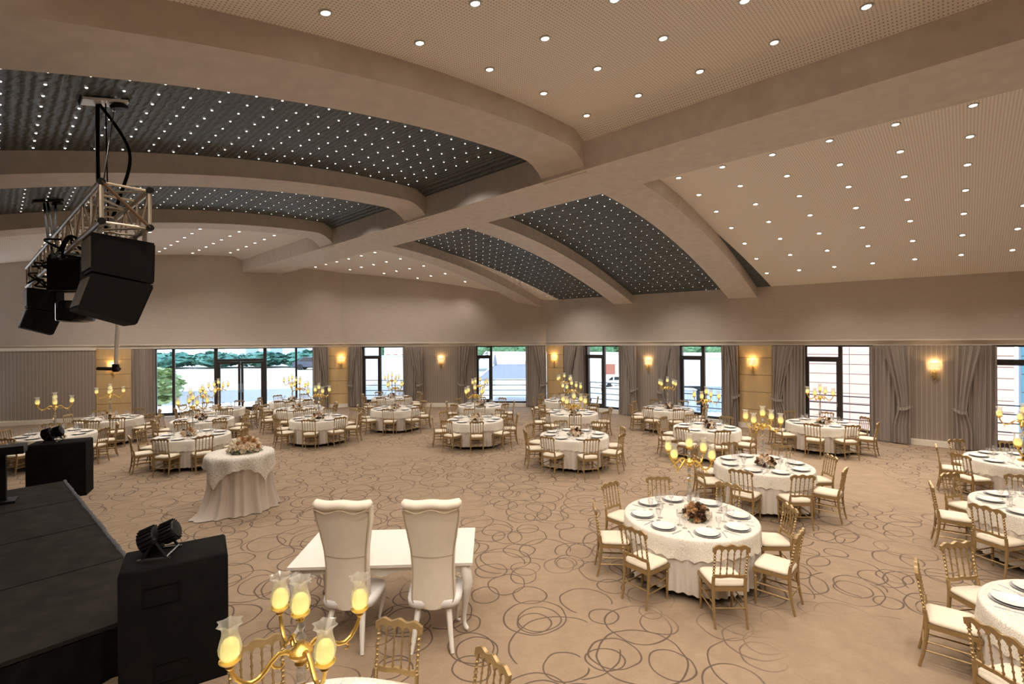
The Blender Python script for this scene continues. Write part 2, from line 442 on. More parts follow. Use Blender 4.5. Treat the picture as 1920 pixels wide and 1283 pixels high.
rib_left(4.13, 5.18); rib_left(9.1, 10.05); rib_left(14.17, 15.1)

# walls -------------------------------------------------------------
HEAD, SOF = 2.92, 3.09
wallo = {}
for side in WALLS:
    a, r, L = wall_frame(side)
    mb = MB(); mb.box((L / 2, .25, (SOF + 7.3) / 2), (L + .1, .5, 7.3 - SOF))
    o = link('wall_' + side, mb.mesh('wall_' + side, 'plaster', False), None, (a[0], a[1], 0), r, 'structure'); wallo[side] = o
    mb = MB(); mb.box((L / 2, .14, (HEAD + SOF) / 2), (L + .1, .20, SOF - HEAD)); mb.box((L / 2, .005, SOF - .012), (L + .1, .07, .03))
    link('frieze', mb.mesh('frieze', 'frieze', False), o)
# side wall behind the stage and camera, never in the picture but it closes the hall
x0, y0 = TS(-9, SL); x1, y1 = TS(27, SL)
mb = MB(); mb.box((18, 0, 3.3), (36, .3, 6.6))
link('wall_stage', mb.mesh('wall_stage', 'dark_wood', False), None, (x0, y0, 0), atan2(y1 - y0, x1 - x0), 'structure')

x2, y2 = TS(-9.0, SL); x3, y3 = TS(-9.0, 14)
mb = MB(); mb.box((13.2, 0, 3.6), (26.4, .3, 7.2))
link('wall_front', mb.mesh('wall_front', 'dark_wood', False), None, (x2, y2, 0), atan2(y3 - y2, x3 - x2), 'structure')

def pier(side, x0, x1, mat='wallpaper', proud=0.0, name='wallpaper_panel', z0=0.0):
    mb = MB(); mb.box(((x0 + x1) / 2, .25 - proud / 2, (z0 + HEAD) / 2), (x1 - x0, .5 + proud, HEAD - z0))
    return link(name, mb.mesh(name, mat, False, uvfn=lambda c: (c.x + c.y, c.z)), wallo[side])
def plinth(side, x0, x1, proud=0.03):
    mb = MB(); mb.box(((x0 + x1) / 2, -.005 - proud / 2, .08), (x1 - x0, .03 + proud, .16)); mb.box(((x0 + x1) / 2, -.002 - proud / 2, .165), (x1 - x0, .02 + proud, .015))
    return link('baseboard', mb.mesh('baseboard', 'frieze', False), wallo[side])
LX = lambda p: 14.0 - p
def cladding(side, x0, x1, y=-.06):
    pier(side, x0, x1, 'brown_trim', 0.0, 'pier')
    zs = [.17, .66, 1.28, 1.88, 2.49, HEAD]
    for k in range(5):
        mb = MB(); mb.box(((x0 + x1) / 2, y / 2 + random.uniform(-.004, .004), (zs[k] + zs[k + 1]) / 2), (x1 - x0 - .02, -y, zs[k + 1] - zs[k] - .014))
        link('cladding_slab', mb.mesh('cladding_slab', 'tan_slab', False), wallo[side])
    plinth(side, x0 - .02, x1 + .02, .07)
# left wall (x runs left to right)
pier('left', 0, LX(9.53), proud=.12); plinth('left', 0, LX(9.53), .14)
mb = MB(); mb.box((LX(9.53) / 2, .02, HEAD + .02), (LX(9.53) + .04, .36, .12)); link('frieze', mb.mesh('frieze', 'frieze', False), wallo['left'])
cladding('left', LX(9.53), LX(8.34)); pier('left', LX(8.34), LX(7.58), 'brown_trim', 0, 'pier')
pier('left', LX(1.28), 14.0, 'brown_trim', 0, 'pier')
# corner pillar between the left and the back wall
def corner_pillar(pa, pb, mat='tan_slab'):
    a = Vector(pa); b = Vector(pb); L = (b - a).length; r = atan2(b.y - a.y, b.x - a.x)
    zs = [.17, .66, 1.28, 1.88, 2.49, HEAD]
    root = link('trim_1', None, None, (a.x, a.y, 0), r, 'structure')
    for k in range(5):
        mb = MB(); mb.box((L / 2, .10 + random.uniform(-.004, .004), (zs[k] + zs[k + 1]) / 2), (L, .24, zs[k + 1] - zs[k] - .014))
        link('cladding_slab', mb.mesh('cladding_slab', mat, False), root)
    mb = MB(); mb.box((L / 2, .08, .085), (L + .04, .26, .17)); link('plinth', mb.mesh('plinth', 'frieze', False), root)
    return r
pa = wp('left', LX(.64), -.08); pb = wp('back', .39, -.08)
PILLAR_R = corner_pillar(pa[:2], pb[:2])
pier('back', 0, .97, 'brown_trim', 0, 'pier')
pier('back', 3.08, 6.56); plinth('back', 3.08, 6.56)
pier('back', 9.01, 9.93, 'brown_trim', 0, 'pier')
cladding('right', .05, 1.02); pier('right', 1.02, 2.11, 'brown_trim', 0, 'pier')
pier('right', 3.91, 6.42); plinth('right', 3.91, 6.42)
pier('right', 8.09, 8.64, 'brown_trim', 0, 'pier'); cladding('right', 8.64, 9.72); pier('right', 9.72, 10.66, 'brown_trim', 0, 'pier')
pier('right', 12.5, 15.11); plinth('right', 12.5, 15.11)
pier('right', 17.0, 25.13)

# windows ------------------------------------------------------------
wi = [0]
def window(side, x0, x1, sill, mull, trans, leaf=True, rail=True):
    """mullion at x=mull, left light is an opening leaf under a transom at z=trans"""
    wi[0] += 1
    root = link('window_%d' % wi[0], None, wallo[side], (0, 0, 0))
    root.parent = None; a, r, L = wall_frame(side); root.location = (a[0], a[1], 0); root.rotation_euler = (0, 0, r); root['kind'] = 'structure'
    Y = .22; D = .10; F = .06
    def bar(nm, xa, xb, za, zb, d=D): 
        m = MB(); m.box(((xa + xb) / 2, Y, (za + zb) / 2), (xb - xa, d, zb - za)); link(nm, m.mesh(nm, 'dark_frame', False), root)
    def pane(xa, xb, za, zb):
        m = MB(); m.box(((xa + xb) / 2, Y, (za + zb) / 2), (xb - xa, .008, zb - za)); link('pane', m.mesh('pane', 'pane', False), root)
    bar('jamb', x0, x0 + F, sill, HEAD); bar('jamb', x1 - F, x1, sill, HEAD)
    bar('sill_rail', x0 + F, x1 - F, sill, sill + .09); bar('head_rail', x0 + F, x1 - F, HEAD - .05, HEAD)
    bar('mullion', mull - .055, mull + .055, sill + .09, HEAD - .05, .12)
    bar('transom', x0 + F, mull - .055, trans - .05, trans + .05, .12)
    xa, xb, zb = x0 + F, mull - .055, trans - .05
    bar('leaf_stile', xa, xa + .055, sill + .09, zb); bar('leaf_stile', xb - .055, xb, sill + .09, zb)
    bar('leaf_rail', xa + .055, xb - .055, sill + .09, sill + .19); bar('leaf_rail', xa + .055, xb - .055, zb - .06, zb)
    pane(xa + .055, xb - .055, sill + .19, zb - .06); pane(xa, xb, trans + .05, HEAD - .05); pane(mull + .055, x1 - F, sill + .09, HEAD - .05)
    m = MB(); m.box((xb - .03, Y - .07, 1.05), (.02, .05, .03)); m.box((xb - .03, Y - .10, 1.0), (.018, .015, .14)); link('handle', m.mesh('handle', 'steel', False), root)
    # curb below the sill
    if sill > .04:
        m = MB(); m.box(((x0 + x1) / 2, .2, sill / 2), (x1 - x0, .4, sill)); link('sill_wall', m.mesh('sill_wall', 'frieze', False), root)
    if rail:
        names = {1: 'balcony railing outside the window behind the front middle tables', 2: 'balcony railing outside the window with the grey gable roof', 3: 'balcony railing outside the window left of the plain right wallpaper',
                 4: 'balcony railing outside the window with the white container', 5: 'balcony railing outside the salmon walled window', 6: 'balcony railing outside the window at the right edge'}
        t = thing('balcony_railing', 'dark four-bar ' + names[wi[0]], 'railing', (a[0], a[1], 0), r, 'balcony railings outside the windows')
        for z in (1.21, .96, .70, .45):
            m = MB(); m.tube([(x0 - .3, .95, z), (x1 + .3, .95, z)], .018, 8); link('rail_bar', m.mesh('rail_bar', 'dark_frame'), t)
        for x in (x0 - .3, x1 + .3):
            m = MB(); m.box((x, .95, .61), (.05, .05, 1.24)); link('rail_post', m.mesh('rail_post', 'dark_frame', False), t)
window('back', .97, 3.08, .14, 1.82, 2.43)
window('back', 6.56, 9.01, .16, 7.28, 2.42)
window('right', 2.11, 3.91, .16, 3.0, 2.46)
window('right', 6.42, 8.09, .16, 7.3, 2.47)
window('right', 10.66, 12.5, .16, 11.65, 2.49)
window('right', 15.11, 17.0, .12, 16.1, 2.48)
# balcony slab outside
for side, xa, xb, y_ in (('back', .2, 9.9, 1.2), ('right', 1.0, 19, 1.2)):
    a, r, L = wall_frame(side); m = MB(); m.box(((xa + xb) / 2, .5 + y_ / 2, -.02), (xb - xa, y_, .16))
    o = link('trim_%d' % (2 if side == 'back' else 3), m.mesh('balcony_slab', 'frieze', False), None, (a[0], a[1], 0), r, 'structure')
# big glass front of the left wall with the double door
a, r, L = wall_frame('left')
gf = link('window_7', None, None, (a[0], a[1], 0), r, 'structure')
Yg = .22
def gbar(nm, xa, xb, za, zb, d=.10, par=gf, mat='dark_frame'):
    m = MB(); m.box(((xa + xb) / 2, Yg, (za + zb) / 2), (xb - xa, d, zb - za)); return link(nm, m.mesh(nm, mat, False), par)
gx = [LX(v) for v in (7.58, 6.92, 5.31, 3.39, 2.05, 1.28)]
gbar('jamb', gx[0], gx[0] + .05, .05, HEAD); gbar('jamb', gx[5] - .05, gx[5], .05, HEAD)
gbar('mullion', gx[1] - .05, gx[1] + .05, .05, HEAD, .12); gbar('mullion', gx[4] - .045, gx[4] + .045, .05, HEAD, .12)
gbar('mullion', gx[2] - .09, gx[2] + .05, .0, HEAD, .14); gbar('mullion', gx[3] - .05, gx[3] + .09, .0, HEAD, .14)
gbar('sill_rail', gx[0], gx[2], .0, .13, .12); gbar('sill_rail', gx[3], gx[5], .0, .13, .12); gbar('head_rail', gx[0], gx[5], HEAD - .04, HEAD)
for xa, xb in ((gx[0] + .05, gx[1] - .05), (gx[1] + .05, gx[2] - .09), (gx[3] + .09, gx[4] - .045), (gx[4] + .045, gx[5] - .05)):
    gbar('pane', xa, xb, .13, HEAD - .04, .008, gf, 'pane')
gbar('transom', gx[2] + .05, gx[3] - .05, 2.31, 2.42, .13); gbar('pane', gx[2] + .05, gx[3] - .05, 2.42, HEAD - .04, .008, gf, 'pane')
dr = link('door_1', None, None, (a[0], a[1], 0), r, 'structure')
mid = LX(4.36)
for xa, xb, hx in ((gx[2] + .05, mid - .01, -1), (mid + .01, gx[3] - .05, 1)):
    gbar('door_stile', xa, xa + .10, .02, 2.30, .08, dr); gbar('door_stile', xb - .10, xb, .02, 2.30, .08, dr)
    gbar('door_rail', xa + .10, xb - .10, .02, .22, .08, dr); gbar('door_rail', xa + .10, xb - .10, 2.2, 2.30, .08, dr)
    gbar('pane', xa + .10, xb - .10, .22, 2.2, .008, dr, 'pane')
    h = (xb - .05) if hx < 0 else (xa + .05)
    m = MB(); m.tube([(h, Yg - .05, .9), (h, Yg - .09, .9), (h, Yg - .09, 1.3), (h, Yg - .05, 1.3)], .012, 8); link('door_handle', m.mesh('door_handle', 'steel'), dr)

# curtains -------------------------------------------------------------
def curtain(side, x0, x1, tie, label, loc_in=None):
    """tie: -1 fabric gathered to the left edge, +1 to the right edge, 0 hangs straight"""
    a, r, L = wall_frame(side); w = x1 - x0
    c = thing('curtain', label, 'curtain', (a[0], a[1], 0), r, 'window curtains')
    nple = max(5, int(w / .11)); zt = 1.06
    def cloth(fn, npl, ww, nm):
        mb = MB(); mb.grid(fn, npl * 8, 18); me = mb.mesh(nm, 'curtain_cloth', ang=80)
        ul = me.uv_layers.new(name='UVMap'); nu = npl * 8 + 1
        ul.data.foreach_set('uv', [q for l in me.loops for q in ((l.vertex_index % nu) / (nu - 1) * ww * 1.8, me.vertices[l.vertex_index].co.z)])
        link(nm, me, c)
    def straight(u, v):
        z = .03 + (HEAD - .05) * v; amp = .035 + .015 * sin(7 * u + 1.3)
        xx = (x0 + w * .84 * u) if tie > 0 else (x1 - w * .84 * (1 - u)) if tie < 0 else x0 + w * u
        return (xx, -.10 + amp * sin(2 * pi * nple * u + .8 * sin(2.2 * v + 3 * u)) + .012 * sin(5 * v + 17 * u), z)
    cloth(straight, nple, w, 'fabric')
    n2 = max(4, int(nple * .7))
    def swag(u, v):
        z = .03 + (HEAD - .05) * v
        if z > zt: q = (z - zt) / (HEAD - zt); k = .30 + .38 * q ** 1.3
        else: k = .30 + .14 * min(1, (zt - z) / .5)
        x = x0 + w * u * k if tie < 0 else x1 - w * (1 - u) * k
        y = -.20 + (.034 + .01 * sin(9 * u)) * (.5 + .5 * min(1, abs(z - zt) / .3)) * sin(2 * pi * n2 * u + .6 * sin(2 * v)) - .03 * math.exp(-((z - zt) / .15) ** 2)
        return (x, y, z)
    if tie: cloth(swag, n2, w * .7, 'swag')
    if tie:
        xa = x0 - .05 if tie < 0 else x1 - w * .30 - .03; xb = x0 + w * .30 + .03 if tie < 0 else x1 + .05
        m = MB(); n = 14; pts = []
        for k in range(n + 1):
            q = k / n; x = xa + (xb - xa) * q; z = zt + (.10 * (1 - q) if tie < 0 else .10 * q) - .05 * sin(pi * q); y = -.16 - .13 * sin(pi * q) ** .6
            pts.append((x, y, z))
        for p in pts: m.v += [(p[0], p[1], p[2] - .045), (p[0], p[1], p[2] + .045), (p[0], p[1] - .012, p[2] + .045), (p[0], p[1] - .012, p[2] - .045)]
        for k in range(n):
            for i in range(4): j = (i + 1) % 4; m.f.append((4 * k + i, 4 * k + j, 4 * k + 4 + j, 4 * k + 4 + i))
        m.f += [(3, 2, 1, 0), (4 * n, 4 * n + 1, 4 * n + 2, 4 * n + 3)]
        link('tieback', m.mesh('tieback', 'curtain_cloth', uvfn=lambda c: (c.x, c.z)), c)
curtain('left', LX(8.34), LX(7.5), 0, 'grey brown striped curtain left of the glass doors')
curtain('left', LX(1.34), LX(.62), 1, 'grey brown striped curtain right of the glass doors beside tan pillar')
curtain('back', .36, 1.02, -1, 'tied curtain just right of the tan corner pillar')
curtain('back', 3.02, 4.0, 1, 'tied curtain left of the back wallpaper wall with sconce')
curtain('back', 5.74, 6.6, -1, 'curtain right of the back wallpaper wall, at gable view window')
curtain('back', 8.95, 9.93, 1, 'tied curtain left of the tan pillar in the back corner')
curtain('right', 1.16, 2.16, -1, 'curtain right of the tan pillar in the back corner')
curtain('right', 3.86, 4.72, 1, 'tied curtain left of the narrow wallpaper wall with sconce')
curtain('right', 5.62, 6.47, -1, 'curtain right of the narrow wallpaper wall, left of container window')
curtain('right', 8.04, 8.66, 1, 'tied curtain left of the wide tan panel on the right wall')
curtain('right', 9.74, 10.72, -1, 'tied curtain right of the wide tan panel on right wall')
curtain('right', 12.42, 13.4, 1, 'tied curtain right of the salmon walled window')
curtain('right', 14.34, 15.2, -1, 'tied curtain at the right edge window, right of wallpaper sconce')

# sconces -----------------------------------------------------------
def light(nm, kind, loc, energy, col, parent=None, size=.05, spot=None, blend=1.0):
    d = bpy.data.lights.new(nm, kind); d.energy = energy; d.color = col; d.shadow_soft_size = size
    if spot: d.spot_size = radians(spot); d.spot_blend = blend
    o = bpy.data.objects.new(nm, d); COL.objects.link(o); o.location = loc
    if parent is not None: o.parent = parent
    return o
sh = MB(); sh.grid(lambda u, v: (.125 * cos(pi * (1 + u)), .11 * sin(pi * (1 + u)), -.1 + .2 * v), 14, 1)
sh.grid(lambda u, v: (.122 * cos(pi * (1 + u)), .107 * sin(pi * (1 + u)), .1 - .2 * v), 14, 1)
SH_M = sh.mesh('shade', 'shade_lit')
am = MB(); am.tube([(0, .0, -.12), (0, -.05, -.16), (.0, -.07, -.24), (.02, -.05, -.30), (.06, -.03, -.36), (.02, -.015, -.44), (-.02, -.012, -.50)], [.012, .016, .016, .015, .014, .011, .004], 8)
am.tube([(0, -.02, -.3), (-.05, -.04, -.27), (-.09, -.05, -.22), (-.07, -.05, -.17), (-.03, -.05, -.16)], [.012, .012, .01, .01, .006], 8)
am.tube([(0, -.05, -.16), (0, -.05, -.08)], .012, 8)
AM_M = am.mesh('arm', 'sconce_shade_gold')
bp_ = MB(); bp_.box((0, -.01, -.26), (.07, .02, .2)); BP_M = bp_.mesh('wall_plate', 'sconce_shade_gold', False)
def sconce(p, rz, label):
    t = thing('wall_sconce', label, 'wall lamp', p, rz, 'wall sconces between the windows')
    link('shade', SH_M, t, (0, -.02, 0)); link('arm', AM_M, t); link('wall_plate', BP_M, t)
    light('sconce_bulb', 'POINT', (0, -.06, .06), 6.5, (1.0, .62, .25), t, .03)
def sc(side, x, z, label, y=-.01): sconce(wp(side, x, y, z), wall_frame(side)[1], label)
sc('left', LX(8.98), 2.22, 'lit wall sconce on the tan panel at the far left', -.07)
pm_ = ((pa[0] + pb[0]) / 2 + .12, (pa[1] + pb[1]) / 2 + .02); sconce((pm_[0], pm_[1] - .03, 2.33), PILLAR_R, 'lit wall sconce on the tan pillar right of the glass doors')
sc('back', 4.87, 2.28, 'lit wall sconce on the back wallpaper wall')
sc('right', .5, 2.36, 'lit wall sconce on the narrow tan pillar in the back corner', -.07)
sc('right', 5.17, 2.26, 'lit wall sconce on the narrow wallpaper wall, right wall')
sc('right', 9.1, 2.33, 'lit wall sconce on the wide tan panel, right wall', -.07)
sc('right', 13.93, 2.33, 'lit wall sconce on the big wallpaper wall at right')

# ceiling lamps -------------------------------------------------------
rg = MB(); rg.lathe([(.044, -.002), (.05, -.010), (.068, -.008), (.072, 0), (.072, .012)], 16, cap=False); RING_M = rg.mesh('ring', 'silver')
le = MB(); le.lathe([(.001, -.0045), (.046, -.0045)], 14, cap=False); LENS_M = le.mesh('lens', 'lamp_lens', False)
def slope(t, s):
    e = .05; return (ceil_z(t, s + e) - ceil_z(t, s - e)) / (2 * e)
def tilt(t, s):
    g = slope(t, s); n = Vector((-NX * g, -NY * g, 1)).normalized(); return n.to_track_quat('Z', 'Y').to_euler()
def downlight(t, s, label, group, lamp=True, power=1.0):
    x, y = TS(t, s); p = (x, y, ceil_z(t, s) - .004)
    d = thing('downlight', label, 'ceiling light', p, 0, group, rot=tilt(t, s))
    link('ring', RING_M, d); link('lens', LENS_M, d)
    if lamp:
        o = light('downlight_lamp', 'SPOT', (0, 0, -.03), DOWN_W * power, (1.0, .89, .78), d, .05, 130, .8)
for i in range(9):
    for j in range(8):
        t, s = 3.66 - .99 * i, -2.09 - 1.18 * j
        p = (*TS(t, s), ceil_z(t, s))
        if in_view(p, 30) or (i + j) % 2 == 0:
            downlight(t, s, 'small downlight, white bay nearest above, %s row from the arched rib, %s from main beam' % (ORD[i], ORD[j]), 'downlights in the near white ceiling bay', lamp=j > 0 and i > 0, power=2.0 if not in_view(p, 30) else 1.5)
for i in range(10):
    for j in range(7):
        t, s = 3.41 - .93 * i + .028 * j, 1.05 + 1.17 * j
        p = (*TS(t, s), ceil_z(t, s))
        if in_view(p, 20) or i % 2 == 0:
            downlight(t, s, 'small downlight in right white bay, %s line from rib, %s from main beam' % (ORD[i], ORD[j]), 'downlights in the right white ceiling bay', lamp=(i + j) % 2 == 0 and j > 0 and not (i == 0 and j < 9), power=2.3)
for i in range(8):
    for j in range(8):
        t, s = 16.2 + .96 * i, -2.2 - 1.17 * j; p = (*TS(t, s), ceil_z(t, s)); fr = p
        a, r, L = wall_frame('left'); dist = (fr[0] - a[0]) * -sin(r) + (fr[1] - a[1]) * cos(r)
        if dist > -.4 or not in_view(p, 10): continue
        downlight(t, s, 'tiny downlight in far left white bay, %s line past rib, %s from main beam' % (ORD[i], ORD[j]), 'downlights in the far left white ceiling bay', lamp=(i + j) % 2 == 0 and dist < -2 and j > 0, power=1.8)
for i in range(7):
    for j in range(6):
        t, s = 15.75 + 1.03 * i, 1.05 + 1.17 * j; p = (*TS(t, s), ceil_z(t, s))
        ok = True
        for side in ('left', 'back'):
            a, r, L = wall_frame(side)
            if (p[0] - a[0]) * -sin(r) + (p[1] - a[1]) * cos(r) > -.3: ok = False
        if not ok: continue
        downlight(t, s, 'tiny downlight in white ceiling sliver by back wall, line %s past rib, %s from beam' % (ORD[i], ORD[j]), 'downlights in the far white ceiling sliver', lamp=(i + j) % 2 == 0, power=1.6)
# star lights
st = MB(); st.lathe([(.001, -.007), (.009, -.006), (.014, -.002), (.016, .004)], 10, cap=False); STAR_M = st.mesh('star_light', 'star_lens')
stars = []
for (t0, n, s0, s1, bay) in ((5.68, 10, -1.75, -12.0, 'front left'), (10.3, 11, -1.75, -12.0, 'rear left'), (4.9, 10, .28, 9.2, 'front right'), (9.45, 10, .28, 9.0, 'rear right')):
    k = 0
    while True:
        s = s0 + (.35 * k if s1 > s0 else -.35 * k)
        if abs(s) > abs(s1): break
        for i in range(n):
            t = t0 + .365 * i + (0.0 if s < 0 else .033 * s); x, y = TS(t, s)
            a, r, L = wall_frame('right')
            if (x - a[0]) * -sin(r) + (y - a[1]) * cos(r) > -.05: continue
            p = (x, y, ceil_z(0, s) - .004)
            if in_view(p, 5): stars.append((sqrt(x * x + y * y + 9), t, s, p, bay, k + 1, i + 1))
        k += 1
stars.sort()
def nth(k): return '%d%s' % (k, 'th' if 10 < k % 100 < 14 else {1: 'st', 2: 'nd', 3: 'rd'}.get(k % 10, 'th'))
for d, t, s, p, bay, k, i in stars[:300]:
    o = link('star_light', STAR_M, None, p, rot=tilt(0, s)); tag(o, 'tiny star light, %s black panel, %s row from beam, %s from nearer rib' % (bay, nth(k), nth(i)), 'ceiling light', 'star lights in the %s black ceiling panel' % bay)
    if k % 2 == 1 and i == 5 and 1 < k and abs(s) < 7.6 + 5 * (s < 0): light('star_lamp', 'SPOT', (0, 0, -.03), STAR_W, (1.0, .90, .80), o, .05, 132, .8)
mb = MB()
for d, t, s, p, bay, k, i in stars[300:]:
    if k % 2 == 1 and i == 5 and 1 < k and abs(s) < 7.6 + 5 * (s < 0): light('star_lamp', 'SPOT', (p[0], p[1], p[2] - .03), STAR_W, (1.0, .90, .80), None, .05, 132, .8)
    mb.lathe([(.001, -.007), (.009, -.006), (.014, -.002)], 8, p, cap=False)
o = link('star_lights', mb.mesh('star_lights', 'star_lens'), None, kind='stuff'); tag(o, 'tiny white star lights across the remoter black ceiling panels', 'ceiling light')

# ------------------------------------------------------------------ gilded banquet chair (faces +y)
def bead_profile(h, r, nb):
    p = [(r * .8, 0)]
    for k in range(nb):
        z = h * (k + .5) / nb; p += [(r * .75, z - h * .25 / nb), (r * 1.35, z), (r * .75, z + h * .25 / nb)]
    return p + [(r * .8, h)]
def chair_spec():
    sp = []
    # padded seat
    mb = MB()
    def cu(u, v):
        a = 2 * pi * u; ex = .30
        cx = math.copysign(abs(cos(a)) ** ex, cos(a)); cy = math.copysign(abs(sin(a)) ** ex, sin(a))
        prof = [(.93, 0), (1.0, .012), (1.0, .03), (.95, .046), (.72, .056), (.0, .060)]
        i = int(round(v * 5)); k, z = prof[i]
        return (cx * (.205 - .014 * (1 - cy) / 2) * k, cy * .195 * k - .005, .43 + z)
    mb.grid(cu, 28, 5, True)
    sp.append(('seat_cushion', mb.mesh('seat_cushion', 'cushion', ang=60), (0, 0, 0), 0))
    mb = MB()
    o = [(-.205, .19), (.205, .19), (.187, -.2), (-.187, -.2)]
    mb.v = [(x, y, .385) for x, y in o] + [(x, y, .432) for x, y in o]
    mb.f = [(3, 2, 1, 0), (4, 5, 6, 7)] + [(i, (i + 1) % 4, (i + 1) % 4 + 4, i + 4) for i in range(4)]
    mb.f = [f for f in mb.f]
    sp.append(('seat_frame', mb.mesh('seat_frame', 'gold', False), (0, 0, 0), 0))
    mb = MB(); mb.lathe([(.011, 0), (.013, .02), (.017, .2), (.02, .3), (.014, .315), (.022, .33), (.014, .345), (.02, .36), (.02, .432)], 10)
    fl = mb.mesh('leg', 'gold'); sp.append(('leg', fl, (.178, .165, 0), 0)); sp.append(('leg', fl, (-.178, .165, 0), 0))
    mb = MB(); mb.tube([(0, -.055, 0), (0, -.028, .12), (0, -.008, .25), (0, 0, .36), (0, 0, .46)], [.012, .014, .017, .019, .019], 8)
    rl = mb.mesh('leg', 'gold'); sp.append(('leg', rl, (.172, -.19, 0), 0)); sp.append(('leg', rl, (-.172, -.19, 0), 0))
    lean = lambda z: -.19 - .075 * max(0, z - .46) / .45
    # turned back posts
    def leaned(mb): mb.v = [(x, y + lean(z) + .19, z) for x, y, z in mb.v]; return mb
    mb = MB(); mb.lathe([(.018, .455), (.018, .55)] + [(r, z + .555) for r, z in bead_profile(.26, .0135, 7)] + [(.016, .82), (.016, .86)], 8)
    po = leaned(mb).mesh('back_post', 'gold'); sp.append(('back_post', po, (.172, -.19, 0), 0)); sp.append(('back_post', po, (-.172, -.19, 0), 0))
    mb = MB(); mb.lathe([(r, z + .555) for r, z in bead_profile(.28, .0085, 5)], 6)
    sl = leaned(mb).mesh('spindle', 'gold')
    for k in range(4): sp.append(('spindle', sl, (-.103 + .0687 * k, -.19, 0), 0))
    # crest rail with scalloped top and five arches below
    def crest():
        top = []; n = 40
        for k in range(n + 1):
            x = -.198 + .396 * k / n; q = abs(x) / .198
            z = .905 + .010 * cos(3 * pi * q) - .012 * q ** 4 + .006 * (1 - q)
            top.append((x, z))
        bot = []
        for a in range(5):
            c = -.1375 + .06875 * a; hw = .0275
            for k in range(7):
                t = pi * k / 6; bot.append((c - hw * cos(t), .838 + .030 * sin(t)))
        return [(-.198, .832), (-.172 + .0, .828)] + bot + [(.172, .828), (.198, .832)] + top[::-1]
    pc = crest(); mb = MB(); mb.slab(pc, -.013, .013); leaned(mb)
    sp.append(('top_rail', mb.mesh('top_rail', 'gold', ang=30), (0, -.19, 0), 0))
    mb = MB(); mb.slab([(-.165, .535), (-.1, .530), (0, .540), (.1, .530), (.165, .535), (.165, .570), (.06, .566), (0, .574), (-.06, .566), (-.165, .570)], -.010, .010); leaned(mb)
    sp.append(('lower_rail', mb.mesh('lower_rail', 'gold', ang=30), (0, -.19, 0), 0))
    mb = MB(); mb.tube([(0, -.20, 0), (0, .165, 0)], .009, 6); sd_ = mb.mesh('stretcher', 'gold')
    for x in (-.175, .175):
        for z in (.17, .255): sp.append(('stretcher', sd_, (x, 0, z), 0))
    mb = MB(); mb.tube([(-.172, 0, 0), (.172, 0, 0)], .009, 6); st_ = mb.mesh('stretcher', 'gold')
    for y, z in ((.165, .21), (.165, .29), (-.212, .21)): sp.append(('stretcher', st_, (0, y, z), 0))
    return sp
CHAIR = chair_spec()
SEATS = {0: 'near', 45: 'near right', 90: 'right', 135: 'far right', 180: 'far', 225: 'far left', 270: 'left', 315: 'near left'}

# tables: (name, x, y, phase, blooms)
TABLES = [
 ('table by the far black speaker box', -12.04, 12.73, 2, 14), ('table before the far left tan panel', -12.83, 15.43, 4, 12),
 ('front table before the glass doors', -8.27, 12.52, 2, 16), ('middle table before the glass doors', -9.68, 15.13, 6, 12), ('rear table before the glass doors', -10.65, 17.53, 0, 12),
 ('front table right of the doors', -6.08, 15.2, 5, 14), ('middle table right of the doors', -7.64, 17.38, -4, 12), ('rear table right of the doors', -9.02, 19.82, 3, 12),
 ('front table at the middle window', -4.2, 17.34, 4, 12), ('rear table at the middle window', -5.18, 20.82, -3, 12),
 ('front table at the gable window', -1.14, 14.7, 9, 14), ('rear table at the gable window', -1.2, 18.05, 3, 12),
 ('front table of the centre row', 1.55, 12.19, 8, 18), ('middle table of the centre row', 1.96, 15.99, 2, 12), ('rear table of the centre row', 2.09, 19.4, -5, 12),
 ('table under the narrow wallpaper sconce', 5.4, 16.84, 0, 12), ('table left of the wide tan panel', 5.24, 13.07, -2, 16), ('table by the salmon walled window', 8.68, 13.65, 4, 16),
 ('second table behind the big one', 4.73, 9.15, 0, 24), ('big table nearest the floor centre', 2.37, 6.5, -2, 30),
 ('upper table at the right edge', 9.8, 9.28, 8, 22), ('middle table at the right edge', 7.43, 6.66, 12, 22), ('corner table at bottom right', 4.9, 3.88, 6, 26),
 ('cut-off table at bottom left', -1.13, 2.56, -8, 24)]
R_T = .84
# table under the cloth
tt = MB(); tt.lathe([(.05, .715), (R_T - .03, .715), (R_T - .015, .725), (R_T - .015, .737), (R_T - .03, .742), (.02, .742)], 32); TOP_M = tt.mesh('tabletop', 'brown_trim')
tl = MB(); tl.tube([(0, 0, 0), (0, 0, .715)], [.016, .02], 8); TLEG_M = tl.mesh('leg', 'black_plastic')
def cloth_mesh(seed):
    rnd = random.Random(seed); ph = [rnd.uniform(0, 6.28) for _ in range(4)]
    mb = MB(); n = 288
    prof = [(0, .750), (.55, .750), (R_T - .03, .750), (R_T - .004, .746), (R_T + .006, .730), (R_T + .006, .64), (R_T + .004, .45), (R_T + .008, .25), (R_T + .012, .09)]
    def f(u, v):
        r, z = prof[int(round(v * 8))]; a = 2 * pi * u
        k = max(0, (.50 - z) / .41)
        w = sin(46 * a + ph[0] + .9 * sin(3 * a + ph[1])) * .65 + sin(19 * a + ph[2]) * .35
        r2 = r + w * .032 * k ** .6 - .012 * k
        return (r2 * cos(a), r2 * sin(a), z + (.012 * sin(5 * a + ph[3]) if z < .1 else 0))
    mb.grid(f, n, 8, True); return mb.mesh('tablecloth', 'cloth_cream', ang=80)
CLOTHS = [cloth_mesh(k) for k in range(4)]
